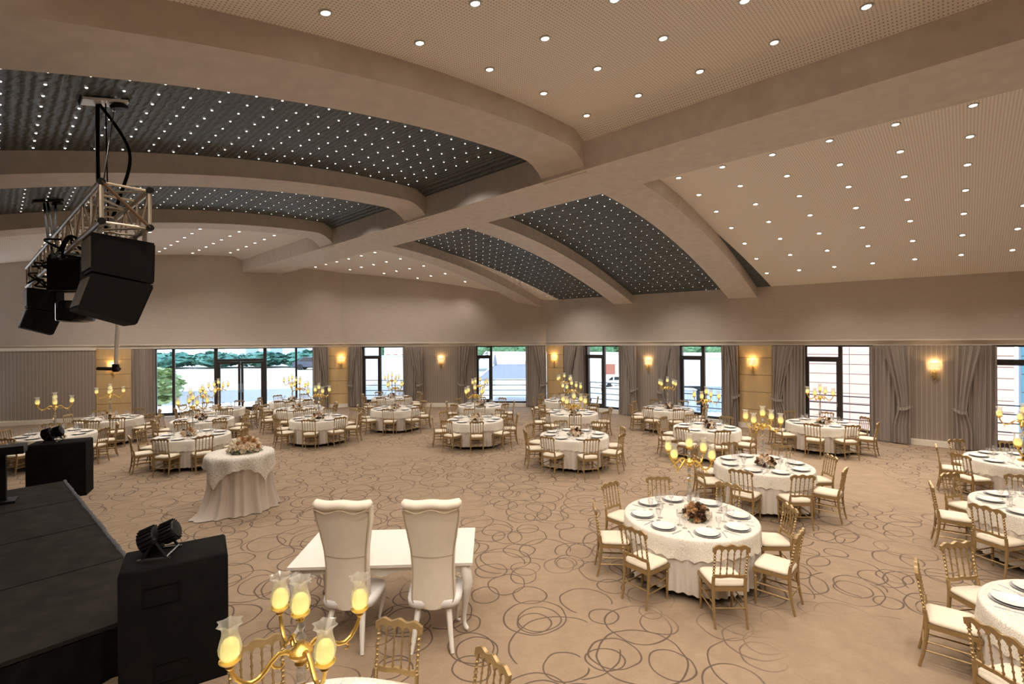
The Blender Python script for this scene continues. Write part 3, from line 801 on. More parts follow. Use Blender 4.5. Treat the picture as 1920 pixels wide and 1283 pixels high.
def overlay_mesh(seed):
    rnd = random.Random(seed); ph = [rnd.uniform(0, 6.28) for _ in range(4)]; mb = MB(); n = 144
    prof = [(0, .7535), (.6, .7535), (R_T - .02, .7535), (R_T + .006, .748), (R_T + .016, .728), (R_T + .018, .65), (R_T + .024, .50)]
    def f(u, v):
        i = int(round(v * 6)); r, z = prof[i]; a = 2 * pi * u; k = max(0, (.73 - z) / .24)
        r2 = r + (sin(22 * a + ph[0]) * .5 + sin(13 * a + ph[1]) * .5) * .014 * k
        if i == 6: z += .030 * abs(sin(18 * a)) + .02 * sin(4 * a + ph[2])
        return (r2 * cos(a), r2 * sin(a), z)
    mb.grid(f, n, 6, True); return mb.mesh('lace_overlay', 'lace', ang=80)
OVERL = [overlay_mesh(k) for k in range(3)]
# candelabra ------------------------------------------------------------
def cand_spec():
    sp = []
    mb = MB(); mb.lathe([(.085, 0), (.09, .012), (.06, .022), (.045, .03), (.03, .05), (.018, .07)], 20); sp.append(('base', mb.mesh('base', 'gold_bright'), (0, 0, 0), 0))
    mb = MB(); mb.lathe([(.012, .065), (.016, .08), (.034, .105), (.016, .13), (.014, .14), (.02, .15), (.030, .24), (.034, .30), (.026, .38), (.016, .46), (.014, .475), (.034, .50), (.014, .53), (.012, .54), (.022, .56), (.024, .62), (.014, .66)], 12)
    sp.append(('crystal_stem', mb.mesh('crystal_stem', 'crystal', ang=20), (0, 0, 0), 0))
    mb = MB(); [mb.lathe([(.012, z - .012), (.022, z - .006), (.024, z), (.022, z + .006), (.012, z + .012)], 14) for z in (.075, .14, .467, .537)]; sp.append(('collars', mb.mesh('collars', 'gold_bright'), (0, 0, 0), 0))
    mb = MB(); mb.lathe([(.02, .645), (.03, .655), (.026, .67), (.045, .69), (.062, .71), (.062, .725), (.05, .74), (.03, .752), (.022, .77)], 18); sp.append(('hub', mb.mesh('hub', 'gold_bright'), (0, 0, 0), 0))
    mb = MB(); mb.lathe([(.014, .765), (.03, .79), (.014, .815), (.012, .825), (.026, .85), (.012, .88)], 12); sp.append(('crystal_finial', mb.mesh('crystal_finial', 'crystal', ang=20), (0, 0, 0), 0))
    pts = [(.04, .715), (.075, .745), (.11, .750), (.145, .725), (.175, .690), (.205, .668), (.24, .662), (.275, .680), (.305, .715), (.325, .76), (.33, .80)]
    mb = MB(); mb.tube([(x, 0, z) for x, z in pts], [.013, .013, .012, .012, .012, .012, .012, .011, .011, .010, .010], 8)
    mb.tube([(.15, 0, .72), (.13, 0, .69), (.10, 0, .675), (.085, 0, .69), (.095, 0, .705)], [.009, .008, .007, .006, .003], 6)
    mb.tube([(.24, 0, .662), (.265, 0, .64), (.255, 0, .62), (.235, 0, .628)], [.008, .007, .005, .003], 6)
    arm = mb.mesh('arm', 'gold_bright')
    mb = MB(); mb.lathe([(.010, -.03), (.022, -.015), (.020, -.005), (.034, .004), (.048, .016), (.050, .022), (.030, .018), (.02, .016)], 16); cup = mb.mesh('cup', 'gold_bright')
    mb = MB()
    def flute(a, z, r): return 1 + .05 * cos(12 * a) + (.16 * cos(6 * a) if z > .165 else 0)
    pr = [(.024, .0), (.038, .010), (.048, .035), (.050, .06), (.044, .09), (.036, .12), (.034, .14), (.038, .160), (.050, .178), (.054, .182)]
    mb.lathe(pr, 36, cap=False, mod=flute); shade = mb.mesh('glass_shade', 'shade_glass', ang=80)
    mb = MB(); mb.lathe([(.030, .004), (.040, .02), (.042, .05), (.038, .08), (.026, .098), (.004, .106)], 14); candle = mb.mesh('candle', 'candle')
    for k in range(4):
        a = pi / 4 + k * pi / 2; c = (.33 * cos(a), .33 * sin(a), .80)
        sp.append(('arm', arm, (0, 0, 0), a)); sp.append(('cup', cup, c, 0))
        sp.append(('glass_shade', shade, (c[0], c[1], c[2] + .02), 0)); sp.append(('candle', candle, (c[0], c[1], c[2] + .02), 0))
    c = (0, 0, .90); sp.append(('cup', cup, c, 0)); sp.append(('glass_shade', shade, (0, 0, .92), 0)); sp.append(('candle', candle, (0, 0, .92), 0))
    return sp
CAND = cand_spec()
# flowers --------------------------------------------------------------
def bloom_mesh(mat, seed):
    rnd = random.Random(seed); mb = MB()
    for ring, (n, r0, lift, h) in enumerate([(6, .95, .05, .55), (5, .68, .25, .75), (4, .42, .45, .9)]):
        for k in range(n):
            a0 = 2 * pi * k / n + ring * .5 + rnd.uniform(-.15, .15)
            def P(u, v):
                a = a0 + (u - .5) * 2.1 * pi / n * 1.15; r = r0 * (.35 + .65 * v ** .7) * (1 - .25 * (2 * u - 1) ** 2 * v)
                z = lift + h * v * (1 - .45 * v * (ring == 0)) - .2 * (2 * u - 1) ** 2 * v; return (r * cos(a), r * sin(a), z)
            mb.grid(P, 3, 3)
    mb.lathe([(.30, .25), (.34, .6), (.24, .95), (.05, 1.05)], 7)
    mb.v = [(x * .045, y * .045, z * .042 - .02) for x, y, z in mb.v]
    return mb.mesh('bloom', mat, ang=70)
BLOOMS = {k: bloom_mesh('bloom_' + k, i) for i, k in enumerate(('brown', 'tan', 'cream', 'white'))}
lf = MB()
lf.grid(lambda u, v: ((u - .5) * .05 * sin(pi * min(1, v * 1.02)), v * .11, .02 * sin(pi * v) - .012 * abs(2 * u - 1)), 4, 5); LEAF_M = lf.mesh('leaf', 'green_leaf')
bs = MB(); bs.lathe([(.05, 0), (.075, .01), (.08, .04), (.06, .055), (.02, .06)], 14); VASE_M = bs.mesh('bowl', 'bloom_brown')
def bouquet(p, n, rad, hgt, kinds, label, seed, leaves=5, scale=1.0):
    rnd = random.Random(seed); t = thing('flower_arrangement', label, 'flowers', p, 0, 'flower arrangements')
    b = link('bowl', VASE_M, t)
    for k in range(n):
        q = (k + .5) / n; ph = math.acos(1 - q * .98); a = k * 2.39996
        nx, ny, nz = sin(ph) * cos(a), sin(ph) * sin(a), cos(ph)
        rr = rnd.uniform(.93, 1.07); v = Vector((nx, ny, nz)); e = (v + Vector((0, 0, .15))).to_track_quat('Z', 'Y').to_euler()
        o = link('bloom', BLOOMS[rnd.choice(kinds)], t, (nx * rad * rr, ny * rad * rr, .035 + nz * hgt * rr), rot=e)
        sc_ = rnd.uniform(.85, 1.15) * scale; o.scale = (sc_, sc_, sc_)
    for k in range(leaves):
        a = rnd.uniform(0, 6.28); o = link('leaf', LEAF_M, t, (cos(a) * rad * .8, sin(a) * rad * .8, .03), rot=(rnd.uniform(-.2, .5), 0, a - pi / 2))
    return t
# place setting meshes ---------------------------------------------------
mb = MB(); mb.lathe([(.02, .0), (.10, .0), (.152, .012), (.156, .015), (.10, .005), (.01, .005)], 32); CHG_M = mb.mesh('charger', 'silver')
mb = MB(); mb.lathe([(.02, .0), (.09, .0), (.130, .016), (.134, .021), (.095, .007), (.01, .006)], 32); PLT_M = mb.mesh('dinner_plate', 'porcelain')
mb = MB(); mb.lathe([(.036, 0), (.034, .004), (.006, .009), (.0045, .02), (.0045, .085), (.008, .095), (.030, .112), (.040, .14), (.041, .165), (.036, .20)], 14, cap=False); GOB_M = mb.mesh('goblet', 'glass')
mb = MB(); mb.lathe([(.030, 0), (.029, .004), (.005, .008), (.004, .06), (.010, .07), (.026, .085), (.034, .11), (.035, .15)], 14, cap=False); WIN_M = mb.mesh('wine_glass', 'glass')
mb = MB(); mb.box((0, -.045, .002), (.011, .11, .003)); mb.box((0, .03, .0025), (.006, .05, .003)); mb.box((0, .06, .003), (.022, .018, .003))
for k in range(4): mb.box((-.0085 + .0057 * k, .085, .003), (.003, .04, .003))
FRK_M = mb.mesh('fork', 'silver', False)
mb = MB(); mb.box((0, -.06, .003), (.014, .09, .005)); mb.slab([(-.002, -.001), (.002, -.001), (.002, .001), (-.002, .001)], 0, .001)
mb.v += [(-.008, -.015, .002), (.008, -.015, .002), (.010, .07, .002), (-.006, .11, .002), (-.008, -.015, .004), (.008, -.015, .004), (.010, .07, .004), (-.006, .11, .004)]
o_ = len(mb.v) - 8; mb.f += [(o_ + 3, o_ + 2, o_ + 1, o_), (o_ + 4, o_ + 5, o_ + 6, o_ + 7)] + [(o_ + i, o_ + (i + 1) % 4, o_ + (i + 1) % 4 + 4, o_ + i + 4) for i in range(4)]
KNF_M = mb.mesh('knife', 'silver', False)

TZ = .7545
for ti, (tn, tx, ty, ph0, nbl) in enumerate(TABLES):
    rnd = random.Random(100 + ti)
    t = thing('round_table', 'round banquet table under cream cloth, %s' % tn, 'table', (tx, ty, 0), 0, 'round banquet tables')
    link('tabletop', TOP_M, t)
    for k in range(4): link('leg', TLEG_M, t, (.6 * cos(pi / 4 + k * pi / 2), .6 * sin(pi / 4 + k * pi / 2), 0))
    ra = rnd.uniform(0, 6.28)
    tag(link('tablecloth', CLOTHS[ti % 4], None, (tx, ty, 0), ra), 'pleated cream floor-length cloth on the %s' % tn, 'tablecloth', 'cream tablecloths')
    tag(link('lace_overlay', OVERL[ti % 3], None, (tx, ty, 0), ra), 'cream lace overlay with scalloped hem on the %s' % tn, 'tablecloth', 'lace overlays')
    ca = rnd.uniform(-.25, .25) if ti != 23 else -.04
    c = thing('candelabra', 'gold five-light candelabra with glass shades on the %s' % tn, 'candelabra', (tx, ty, TZ), ca, 'candelabras'); build(CAND, c)
    fx = tx + rnd.uniform(-.03, .05); fy = ty - .14
    if in_view((fx, fy, .85), 40):
        bouquet((fx, fy, TZ), nbl, .155, .145, ['brown', 'tan', 'cream', 'cream', 'tan', 'brown'], 'brown and cream rose centrepiece on the %s' % tn, 300 + ti, 4, 1.2)
    for k in range(8):
        ang = 45 * k; phi = radians(ang + ph0 + rnd.uniform(-4, 4)); dx, dy = sin(phi), -cos(phi)
        sn = SEATS[ang]; rz = phi
        # chair
        d = 1.02 + rnd.uniform(-.02, .05); p = (tx + dx * d, ty + dy * d, 0)
        if any(in_view((p[0], p[1], z), 40) for z in (.1, .5, .9)) and not (ti == 23 and ang == 0):
            ch = thing('banquet_chair', 'gold spindle-back chair, %s place of the %s' % (sn, tn), 'chair', p, rz + rnd.uniform(-.07, .07), 'gold chairs around the round tables')
            build(CHAIR, ch)
        q = (tx + dx * .63, ty + dy * .63, TZ)
        if not in_view(q, 30): continue
        pl = '%s place, %s' % (sn, tn)
        tag(link('charger', CHG_M, None, q), 'silver charger under the plate, ' + pl, 'plate', 'silver chargers')
        tag(link('dinner_plate', PLT_M, None, (q[0], q[1], TZ + .0065)), 'white dinner plate, ' + pl, 'plate', 'white dinner plates')
        tx_, ty_ = -dy, dx  # to the right of a diner facing the centre is (-?) tangent
        for nm, me, off, lab, cat, grp in (('fork', FRK_M, 1, 'steel fork left of the plate, ', 'fork', 'forks'), ('knife', KNF_M, -1, 'steel knife right of the plate, ', 'knife', 'knives')):
            qq = (tx + dx * .65 + tx_ * -.20 * off, ty + dy * .65 + ty_ * -.20 * off, TZ)
            tag(link(nm, me, None, qq, rz + rnd.uniform(-.12, .12)), lab + pl, cat, grp)
        for nm, me, off, rr, lab, grp in (('goblet', GOB_M, .10, .42, 'clear stemmed water goblet, ', 'water goblets'), ('wine_glass', WIN_M, .20, .47, 'small clear wine glass, ', 'wine glasses')):
            qq = (tx + dx * rr + tx_ * off, ty + dy * rr + ty_ * off, TZ)
            tag(link(nm, me, None, qq), lab + pl, 'glass', grp)

# ------------------------------------------------------------------ bridal table and the two tall chairs
BT = thing('bridal_table', 'long white table with curved legs behind the two tall white chairs', 'table', (-1.43, 5.6, 0), radians(2.6))
mb = MB(); mb.box((0, 0, .735), (1.94, .98, .03)); mb.box((0, 0, .708), (1.88, .92, .026)); link('tabletop', mb.mesh('tabletop', 'white_paint', False), BT)
def scallop(L, ry, y):
    n = 40; p = []
    for k in range(n + 1):
        x = -L / 2 + L * k / n; q = abs(2 * x / L)
        p.append((x, .635 - .035 * math.exp(-((q) / .10) ** 2) + .03 * sin(pi * min(1, q / .9)) ** 2 - .02 * (q > .9) * (q - .9) * 10))
    p += [(L / 2, .70), (-L / 2, .70)]; return p
for (L, y, rz) in ((1.72, -.42, 0), (1.72, .42, 0), (.76, .88, pi / 2), (.76, -.88, pi / 2)):
    mb = MB(); mb.slab(scallop(L, 0, y), -.012, .012)
    o = link('apron', mb.mesh('apron', 'white_paint', ang=30), BT, (0, y, 0) if rz == 0 else (y, 0, 0), rz)
def cabriole(h, out, r):
    pts = [(.0, h), (.02 * 1.4, h * .9), (.045 * 1.3, h * .76), (.035, h * .58), (.008, h * .38), (-.012, h * .2), (-.005, h * .08), (.03, h * .025), (.055, .012)]
    rr = [r, r * 1.15, r * 1.05, r * .8, r * .62, r * .5, r * .45, r * .5, r * .3]
    mb = MB(); mb.tube([(x * out, 0, z) for x, z in pts], rr, 10); return mb
LEG_M = cabriole(.69, 1.0, .05).mesh('leg', 'white_paint')
sc_m = MB()
for k, (sx_, dz) in enumerate(((.0, 0), (.06, -.03), (.1, .02))):
    sc_m.tube([(.05 + sx_ + .03 * (1 - q / 9) * cos(q * .9), 0, .60 + dz + .03 * (1 - q / 9) * sin(q * .9)) for q in range(9)], [.011 - .001 * q for q in range(9)], 6)
CARV_M = sc_m.mesh('carving', 'white_paint')
for x, y, a in ((-.88, -.42, 225), (.88, -.42, 315), (-.88, .42, 135), (.88, .42, 45)):
    lg = link('leg', LEG_M, BT, (x, y, .012), radians(a))
    link('carving', CARV_M, BT, (x, y + (-.03 if y < 0 else .03), 0), 0 if x < 0 else pi)
def tall_chair(p, rz, label):
    t = thing('tall_chair', label, 'chair', p, rz, 'tall white bridal chairs')
    def hw(v): # half width along the height 0..1
        K = [(0, .11), (.015, .165), (.04, .205), (.09, .225), (.2, .222), (.38, .216), (.55, .225), (.72, .252), (.88, .285), (1.0, .298)]
        for (a, b), (c, d) in zip(K, K[1:]):
            if v <= c: q = (v - a) / (c - a); q = q * q * (3 - 2 * q) * .4 + q * .6; return b + (d - b) * q
        return K[-1][1]
    def yz(v): return (-.21 - .10 * v ** 1.5 + .03 * sin(pi * v), .39 + 1.06 * v)
    mb = MB(); n, m = 12, 26
    def back(u, v):
        y, z = yz(v); x = (2 * u - 1) * hw(v); return (x, y - .012 + .035 * (2 * u - 1) ** 2, z)
    def front(u, v):
        y, z = yz(v); x = (1 - 2 * u) * hw(v); return (x, y + .075 + .035 * (2 * u - 1) ** 2 + .02 * cos((2 * u - 1) * pi / 2), z)
    rows = 4 * 0
    def shell(u, v):
        if u < .46: return back(u / .46, v)
        if u < .5: return back(1, v)
        if u < .96: return front((u - .5) / .46, v)
        return front(1, v)
    mb.grid(shell, 48, m, True)
    k = 48; mb.f.append(tuple(reversed(range(k)))); mb.f.append(tuple(len(mb.v) - k + i for i in range(k)))
    link('backrest', mb.mesh('backrest', 'leather', ang=50), t)
    # rolled top
    mb = MB()
    def roll(u, v):
        x = (2 * v - 1) * .300; a = 2 * pi * u; q = abs(2 * v - 1)
        r = .050 * (1 - .55 * max(0, q - .93) / .07); wave = .006 * cos(q * 2 * pi)
        return (x, -.285 + 1.25 * r * cos(a) + .03 * q * q, 1.475 + wave + r * sin(a))
    mb.grid(roll, 16, 24, True); mb.f.append(tuple(range(16))); mb.f.append(tuple(len(mb.v) - 16 + i for i in reversed(range(16))))
    link('top_roll', mb.mesh('top_roll', 'leather', ang=60), t)
    mb = MB(); pts = []
    for k in range(21): v = .02 + .95 * k / 20; b = back(0.03, v); pts.append((b[0], b[1] - .006, b[2]))
    for k in range(1, 20):
        q = -1 + 2 * k / 20; pts.append((q * .285, -.345 + .03 * q * q, 1.425 + .018 * cos(abs(q) * 2 * pi)))
    for k in range(21): v = .97 - .95 * k / 20; b = back(.97, v); pts.append((b[0], b[1] - .006, b[2]))
    mb.tube(pts, .006, 6); link('piping', mb.mesh('piping', 'piping'), t)
    mb = MB()
    def cross_line(u, v): b = back(.04 + .92 * u, .515 - .012 * sin(pi * u)); return (b[0], b[1] - .003, b[2] + (v - .5) * .008)
    mb.grid(cross_line, 16, 1); link('cross_line', mb.mesh('cross_line', 'piping'), t)  # thin brown line curving across the back at mid height
    mb = MB()
    def seat(u, v):
        a = 2 * pi * u; ex = .45; cx = math.copysign(abs(cos(a)) ** ex, cos(a)); cy = math.copysign(abs(sin(a)) ** ex, sin(a))
        k, z = [(.9, .385), (1, .40), (1.02, .44), (1, .475), (.85, .497), (.0, .505)][int(round(v * 5))]
        return (cx * .282 * k * (1 + .06 * cy), cy * .25 * k + .04, z)
    mb.grid(seat, 32, 5, True); link('seat', mb.mesh('seat', 'leather_seat', ang=60), t)
    lm = cabriole(.40, .8, .032).mesh('leg', 'white_paint')
    link('leg', lm, t, (.21, .24, 0), radians(50)); link('leg', lm, t, (-.21, .24, 0), radians(130))
    for s in (-1, 1):
        mb = MB(); mb.tube([(-.02 * s, .07, .42), (-.005 * s, .0, .3), (.012 * s, -.06, .15), (.035 * s, -.125, .0)], [.03, .03, .026, .020], 8); link('leg', mb.mesh('leg', 'white_paint'), t, (.17 * s, -.18, 0))
    return t
tall_chair((-1.70, 5.12, 0), radians(-3), 'left tall white padded bridal chair seen from behind')
tall_chair((-.83, 5.12, 0), radians(2), 'right tall white padded bridal chair seen from behind')

# ------------------------------------------------------------------ display table with flowers
DX, DY, DH, DR = -5.17, 9.18, 1.05, .54
t = thing('cocktail_table', 'tall round cake table hidden under beige satin and lace', 'table', (DX, DY, 0))
mb = MB(); mb.lathe([(.04, DH - .03), (DR - .02, DH - .03), (DR - .01, DH - .005), (.02, DH - .002)], 28); link('tabletop', mb.mesh('tabletop', 'brown_trim'), t)
mb = MB(); mb.lathe([(.25, .03), (.25, .045), (.04, .06), (.03, .1), (.03, DH - .03)], 16); link('pedestal', mb.mesh('pedestal', 'steel'), t)
mb = MB(); ta = radians(-118)
def dcl(u, v):
    a = 2 * pi * u; prof = [(0, DH + .003), (DR - .04, DH + .003), (DR, DH - .012), (DR + .005, DH - .06), (DR + .0, .8), (DR + .01, .55), (DR + .04, .3), (DR + .08, .1), (DR + .11, .012)]
    r, z = prof[int(round(v * 8))]; k = max(0, (DH - .06 - z) / (DH - .07))
    da = (a - ta + pi) % (2 * pi) - pi; tr = math.exp(-(da / .30) ** 2)
    w = sin(19 * a) * .6 + sin(11 * a + 1) * .5 + sin(31 * a + .5) * .25
    r += w * .052 * k ** .7 - .035 * k
    r += tr * (.16 * k ** 3 + (.10 if v > .99 else 0)) + .05 * max(0, sin(3 * a + .4)) * k ** 4
    return (r * cos(a), r * sin(a), z)
mb.grid(dcl, 180, 8, True)
tag(link('satin_cloth', mb.mesh('satin_cloth', 'satin', ang=80), None, (DX, DY, 0)), 'beige satin drape falling to the floor from the cake table', 'tablecloth')
mb = MB(); cs = radians(-105)
def ov(u, v):
    a = 2 * pi * u; q = (a - cs) % (pi / 2); q = min(q, pi / 2 - q); half = .80
    rmax = min(half / max(.3, cos(pi / 4 - q)), 1.13) * (1.0 if True else 1)   # square cloth, a corner hanging at the front
    L = rmax * v; bend = DR + .02
    if L < bend: return (L * cos(a), L * sin(a), DH + .008)
    h = L - bend; r = bend + .012 + .03 * sin(9 * a) * min(1, h / .25) + .02 * min(1, h / .05)
    zz = DH + .006 - h + (.03 * abs(sin(14 * a)) if v > .99 else 0)
    return (r * cos(a), r * sin(a), zz)
mb.grid(ov, 120, 18, True)
tag(link('lace_cloth', mb.mesh('lace_cloth', 'lace_sheer', ang=80), None, (DX, DY, 0)), 'sheer white lace cloth draped over the beige satin cake table', 'tablecloth')
bouquet((DX + .10, DY - .02, DH + .012), 48, .25, .21, ['white', 'cream', 'white', 'cream', 'tan'], 'large white and peach rose arrangement on the lace cake table', 77, 22, 1.5)

# ------------------------------------------------------------------ stage, boxes, stage lamps
E1 = Vector((.755, -.656)); E2 = Vector((-.656, -.755))
A = Vector((-8.6, 9.27)); SLEN = 6.80; SDEP = 3.7; SZ = .5
def SP(a, b): q = A + E1 * a + E2 * b; return q
rzs = atan2(E1.y, E1.x)
stg = thing('stage', 'low black carpeted stage with dark fuzzy edge at the lower left', 'stage', (A.x, A.y, 0), rzs)
# local x along the audience edge, local y = -depth
mb = MB(); mb.box((SLEN / 2, -SDEP / 2, SZ - .02), (SLEN, SDEP, .04)); stg_top = link('deck', mb.mesh('deck', 'stage_carpet', False), stg)
for k in range(1, 4):
    mb = MB(); mb.box((SLEN * k / 4, -SDEP / 2, SZ + .001), (.012, SDEP - .04, .006)); link('cross_line', mb.mesh('cross_line', 'black_velvet', False), stg)  # carpet seams across the deck
mb = MB(); nn = 90
for (p0, p1) in (((0, 0), (SLEN, 0)),):
    pts = [(p0[0] + (p1[0] - p0[0]) * k / nn, random.uniform(-.006, .006), SZ - .005 + random.uniform(-.004, .004)) for k in range(nn + 1)]
    mb.tube(pts, [.028 + random.uniform(-.004, .006) for _ in pts], 8)
link('edge_trim', mb.mesh('edge_trim', 'edge_fuzz'), stg)
def skirt(p0, p1, npl):
    mb = MB()
    def P(u, v): 
        x = p0[0] + (p1[0] - p0[0]) * u; y = p0[1] + (p1[1] - p0[1]) * u; d = .02 + .018 * sin(2 * pi * npl * u) * (1 - .6 * v)
        nx, ny = (p1[1] - p0[1]), -(p1[0] - p0[0]); l = hypot(nx, ny); return (x + nx / l * d, y + ny / l * d, .01 + (SZ - .05) * v)
    mb.grid(P, npl * 6, 3); link('skirt', mb.mesh('skirt', 'black_velvet', ang=80), stg)
skirt((0, 0), (SLEN, 0), 30) if False else skirt((SLEN, 0), (0, 0), 34); skirt((SLEN, -SDEP), (SLEN, 0), 20); skirt((0, 0), (0, -SDEP), 20)
def sub_box(p, rz, w, d, h, label):
    t = thing('speaker_box', label, 'speaker', (p[0], p[1], 0), rz, 'black covered speaker boxes')
    mb = MB(); n = 3
    pr = [(0, .0), (.0, h - .03), (.012, h - .008), (.03, h)]
    ring = []
    for ins, z in pr:
        ring.append([(-w / 2 + ins, -d / 2 + ins, z), (w / 2 - ins, -d / 2 + ins, z), (w / 2 - ins, d / 2 - ins, z), (-w / 2 + ins, d / 2 - ins, z)])
    for r_ in ring: mb.v += r_
    for k in range(3):
        for i in range(4): j = (i + 1) % 4; mb.f.append((4 * k + i, 4 * k + j, 4 * k + 4 + j, 4 * k + 4 + i))
    mb.f.append((12, 13, 14, 15)); mb.f.append((3, 2, 1, 0))
    link('cover', mb.mesh('cover', 'black_velvet', ang=50), t)
    for (x, z) in ((-.1, h * .78), (-.02, h * .18)):
        mb = MB()
        for q in ((-.13, 0, .012, .17), (.13, 0, .012, .17), (0, .08, .27, .012), (0, -.08, .27, .012)): mb.box((x + q[0], -d / 2 - .002, z + q[1]), (q[2], .008, q[3]))
        link('handle_flap', mb.mesh('handle_flap', 'speaker_case', False), t)
    return t
w1 = Vector((.84, .545)).normalized(); d1 = Vector((-.545, .84)).normalized()
LF = Vector((-3.36, 4.10)); c1 = LF + w1 * .405 + d1 * .27
sub_box(c1, atan2(w1.y, w1.x), .81, .54, 1.15, 'black fabric covered speaker box beside the near stage corner')
w2 = Vector((.88, .475)).normalized(); d2 = Vector((-.475, .88)).normalized()
RF2 = Vector((-8.80, 9.97)); c2 = RF2 - w2 * .46 + d2 * .27
sub_box(c2, atan2(w2.y, w2.x), .92, .54, 1.12, 'black fabric covered speaker box beyond the far stage corner')
def par_lamp(p, rz, pitch, label, sc_=1.0):
    t = thing('stage_lamp', label, 'stage light', p, rz, 'black stage lamps on speaker boxes'); t.scale = (sc_,) * 3
    R = Matrix.Rotation(pitch, 4, 'Y'); ctr = Vector((0, 0, .17))
    def tr(mb): mb.v = [tuple((R @ Vector(v)) + ctr) for v in mb.v]; return mb
    # barrel axis along local z before pitching about y
    mb = MB(); mb.lathe([(.04, -.155), (.075, -.15), (.082, -.14), (.082, -.03), (.07, -.02), (.07, .0), (.098, .01), (.104, .03), (.104, .14), (.098, .15), (.09, .145), (.088, .10)], 20); link('barrel', tr(mb).mesh('barrel', 'black_plastic'), t)
    for k in range(20):
        a = 2 * pi * k / 20; mb = MB()
        mb.box((.088 * cos(a), .088 * sin(a), -.085), (.028, .005, .11), a); mb.box((.110 * cos(a), .110 * sin(a), .08), (.022, .005, .12), a)
        link('heat_fin', tr(mb).mesh('heat_fin', 'black_plastic', False), t)
    mb = MB(); mb.lathe([(.001, .118), (.088, .112)], 20, cap=False); link('lens', tr(mb).mesh('lens', 'black_gloss'), t)
    for s in (-1, 1):
        mb = MB(); mb.tube([(.0, .125 * s, .17), (-.09, .135 * s, .012)], .012, 6); mb.tube([(.0, .125 * s, .17), (.10, .135 * s, .012)], .012, 6); link('bracket', mb.mesh('bracket', 'black_plastic'), t)
        mb = MB(); mb.box((0, .137 * s, .008), (.26, .03, .014)); link('foot', mb.mesh('foot', 'dark_frame', False), t)
        mb = MB(); mb.tube([(0, .105 * s, .17), (0, .15 * s, .17)], .02, 10); link('knob', mb.mesh('knob', 'black_plastic'), t)
    mb = MB(); mb.tube([(.1, -.137, .02), (.1, .137, .02)], .008, 6); link('cross_rod', mb.mesh('cross_rod', 'steel'), t)
    return t
pl1 = LF + w1 * .28 + d1 * .30
par_lamp((pl1.x, pl1.y, 1.15), radians(15), radians(-112), 'black finned stage lamp on the near speaker box', 1.0)
pl2 = c2 - w2 * .12
par_lamp((pl2.x, pl2.y, 1.12), radians(20), radians(-108), 'black finned stage lamp on the far speaker box', 1.05)
# stand at the left edge of the picture
mp = Vector((-8.35, 8.0)) + Vector((-.10, .0))
t = thing('lectern', 'dark slim lectern on the stage, cut by the left picture edge', 'lectern', (mp.x, mp.y, SZ), radians(38))
mb = MB(); mb.box((0, 0, .02), (.34, .34, .04)); link('foot', mb.mesh('foot', 'black_plastic', False), t)
mb = MB(); mb.box((-.05, 0, .42), (.20, .12, .8)); link('column', mb.mesh('column', 'black_plastic', False), t)
mb = MB(); mb.box((.05, 0, .87), (.46, .36, .13)); link('desk', mb.mesh('desk', 'black_plastic', False), t)

# ------------------------------------------------------------------ truss above the stage edge
TA = Vector((-.752, .659)); TB = Vector((.659, .752)); T0 = Vector((-3.3, 3.9)); TL = 6.65; TZ0, TZ1, TW = 4.10, 4.42, .32
def TP(a, b, z): q = T0 + TA * a + TB * b; return (q.x, q.y, z)
tr = thing('lighting_truss', 'long square aluminium truss hanging above the stage edge', 'truss', (T0.x, T0.y, TZ0))
def rel(p): return (p[0] - T0.x, p[1] - T0.y, p[2] - TZ0)
def trod(nm, p, q, r, mat='alu', n=8):
    mb = MB(); mb.tube([rel(p), rel(q)], r, n); return link(nm, mb.mesh(nm, mat), tr)
for b in (0, TW):
    for z in (TZ0, TZ1):
        ch = trod('chord', TP(0, b, z), TP(TL, b, z), .024, 'alu', 12)
        mb = MB(); mb.tube([rel(TP(-.012, b, z)), rel(TP(.02, b, z))], .027, 12); link('end_cap', mb.mesh('end_cap', 'black_plastic'), ch)
NB = 15
for k in range(NB + 1):
    a = .03 + (TL - .06) * k / NB
    for z in (TZ0, TZ1): trod('brace', TP(a, 0, z), TP(a, TW, z), .010, 'alu', 6)
    for b in (0, TW): trod('brace', TP(a, b, TZ0), TP(a, b, TZ1), .010, 'alu', 6)
    if k < NB:
        a2 = .03 + (TL - .06) * (k + 1) / NB
        for b in (0, TW): trod('diagonal', TP(a, b, TZ0 if k % 2 else TZ1), TP(a2, b, TZ1 if k % 2 else TZ0), .010, 'alu', 6)
        for z in (TZ0, TZ1): trod('diagonal', TP(a, 0 if k % 2 else TW, z), TP(a2, TW if k % 2 else 0, z), .010, 'alu', 6)
trod('end_strap', TP(0, 0, TZ1), TP(0, TW, TZ0), .014, 'brown_trim', 6)
trod('end_brace', TP(.02, 0, TZ0), TP(.02, 0, TZ1), .018); trod('end_brace', TP(.02, TW, TZ0), TP(.02, TW, TZ1), .016)
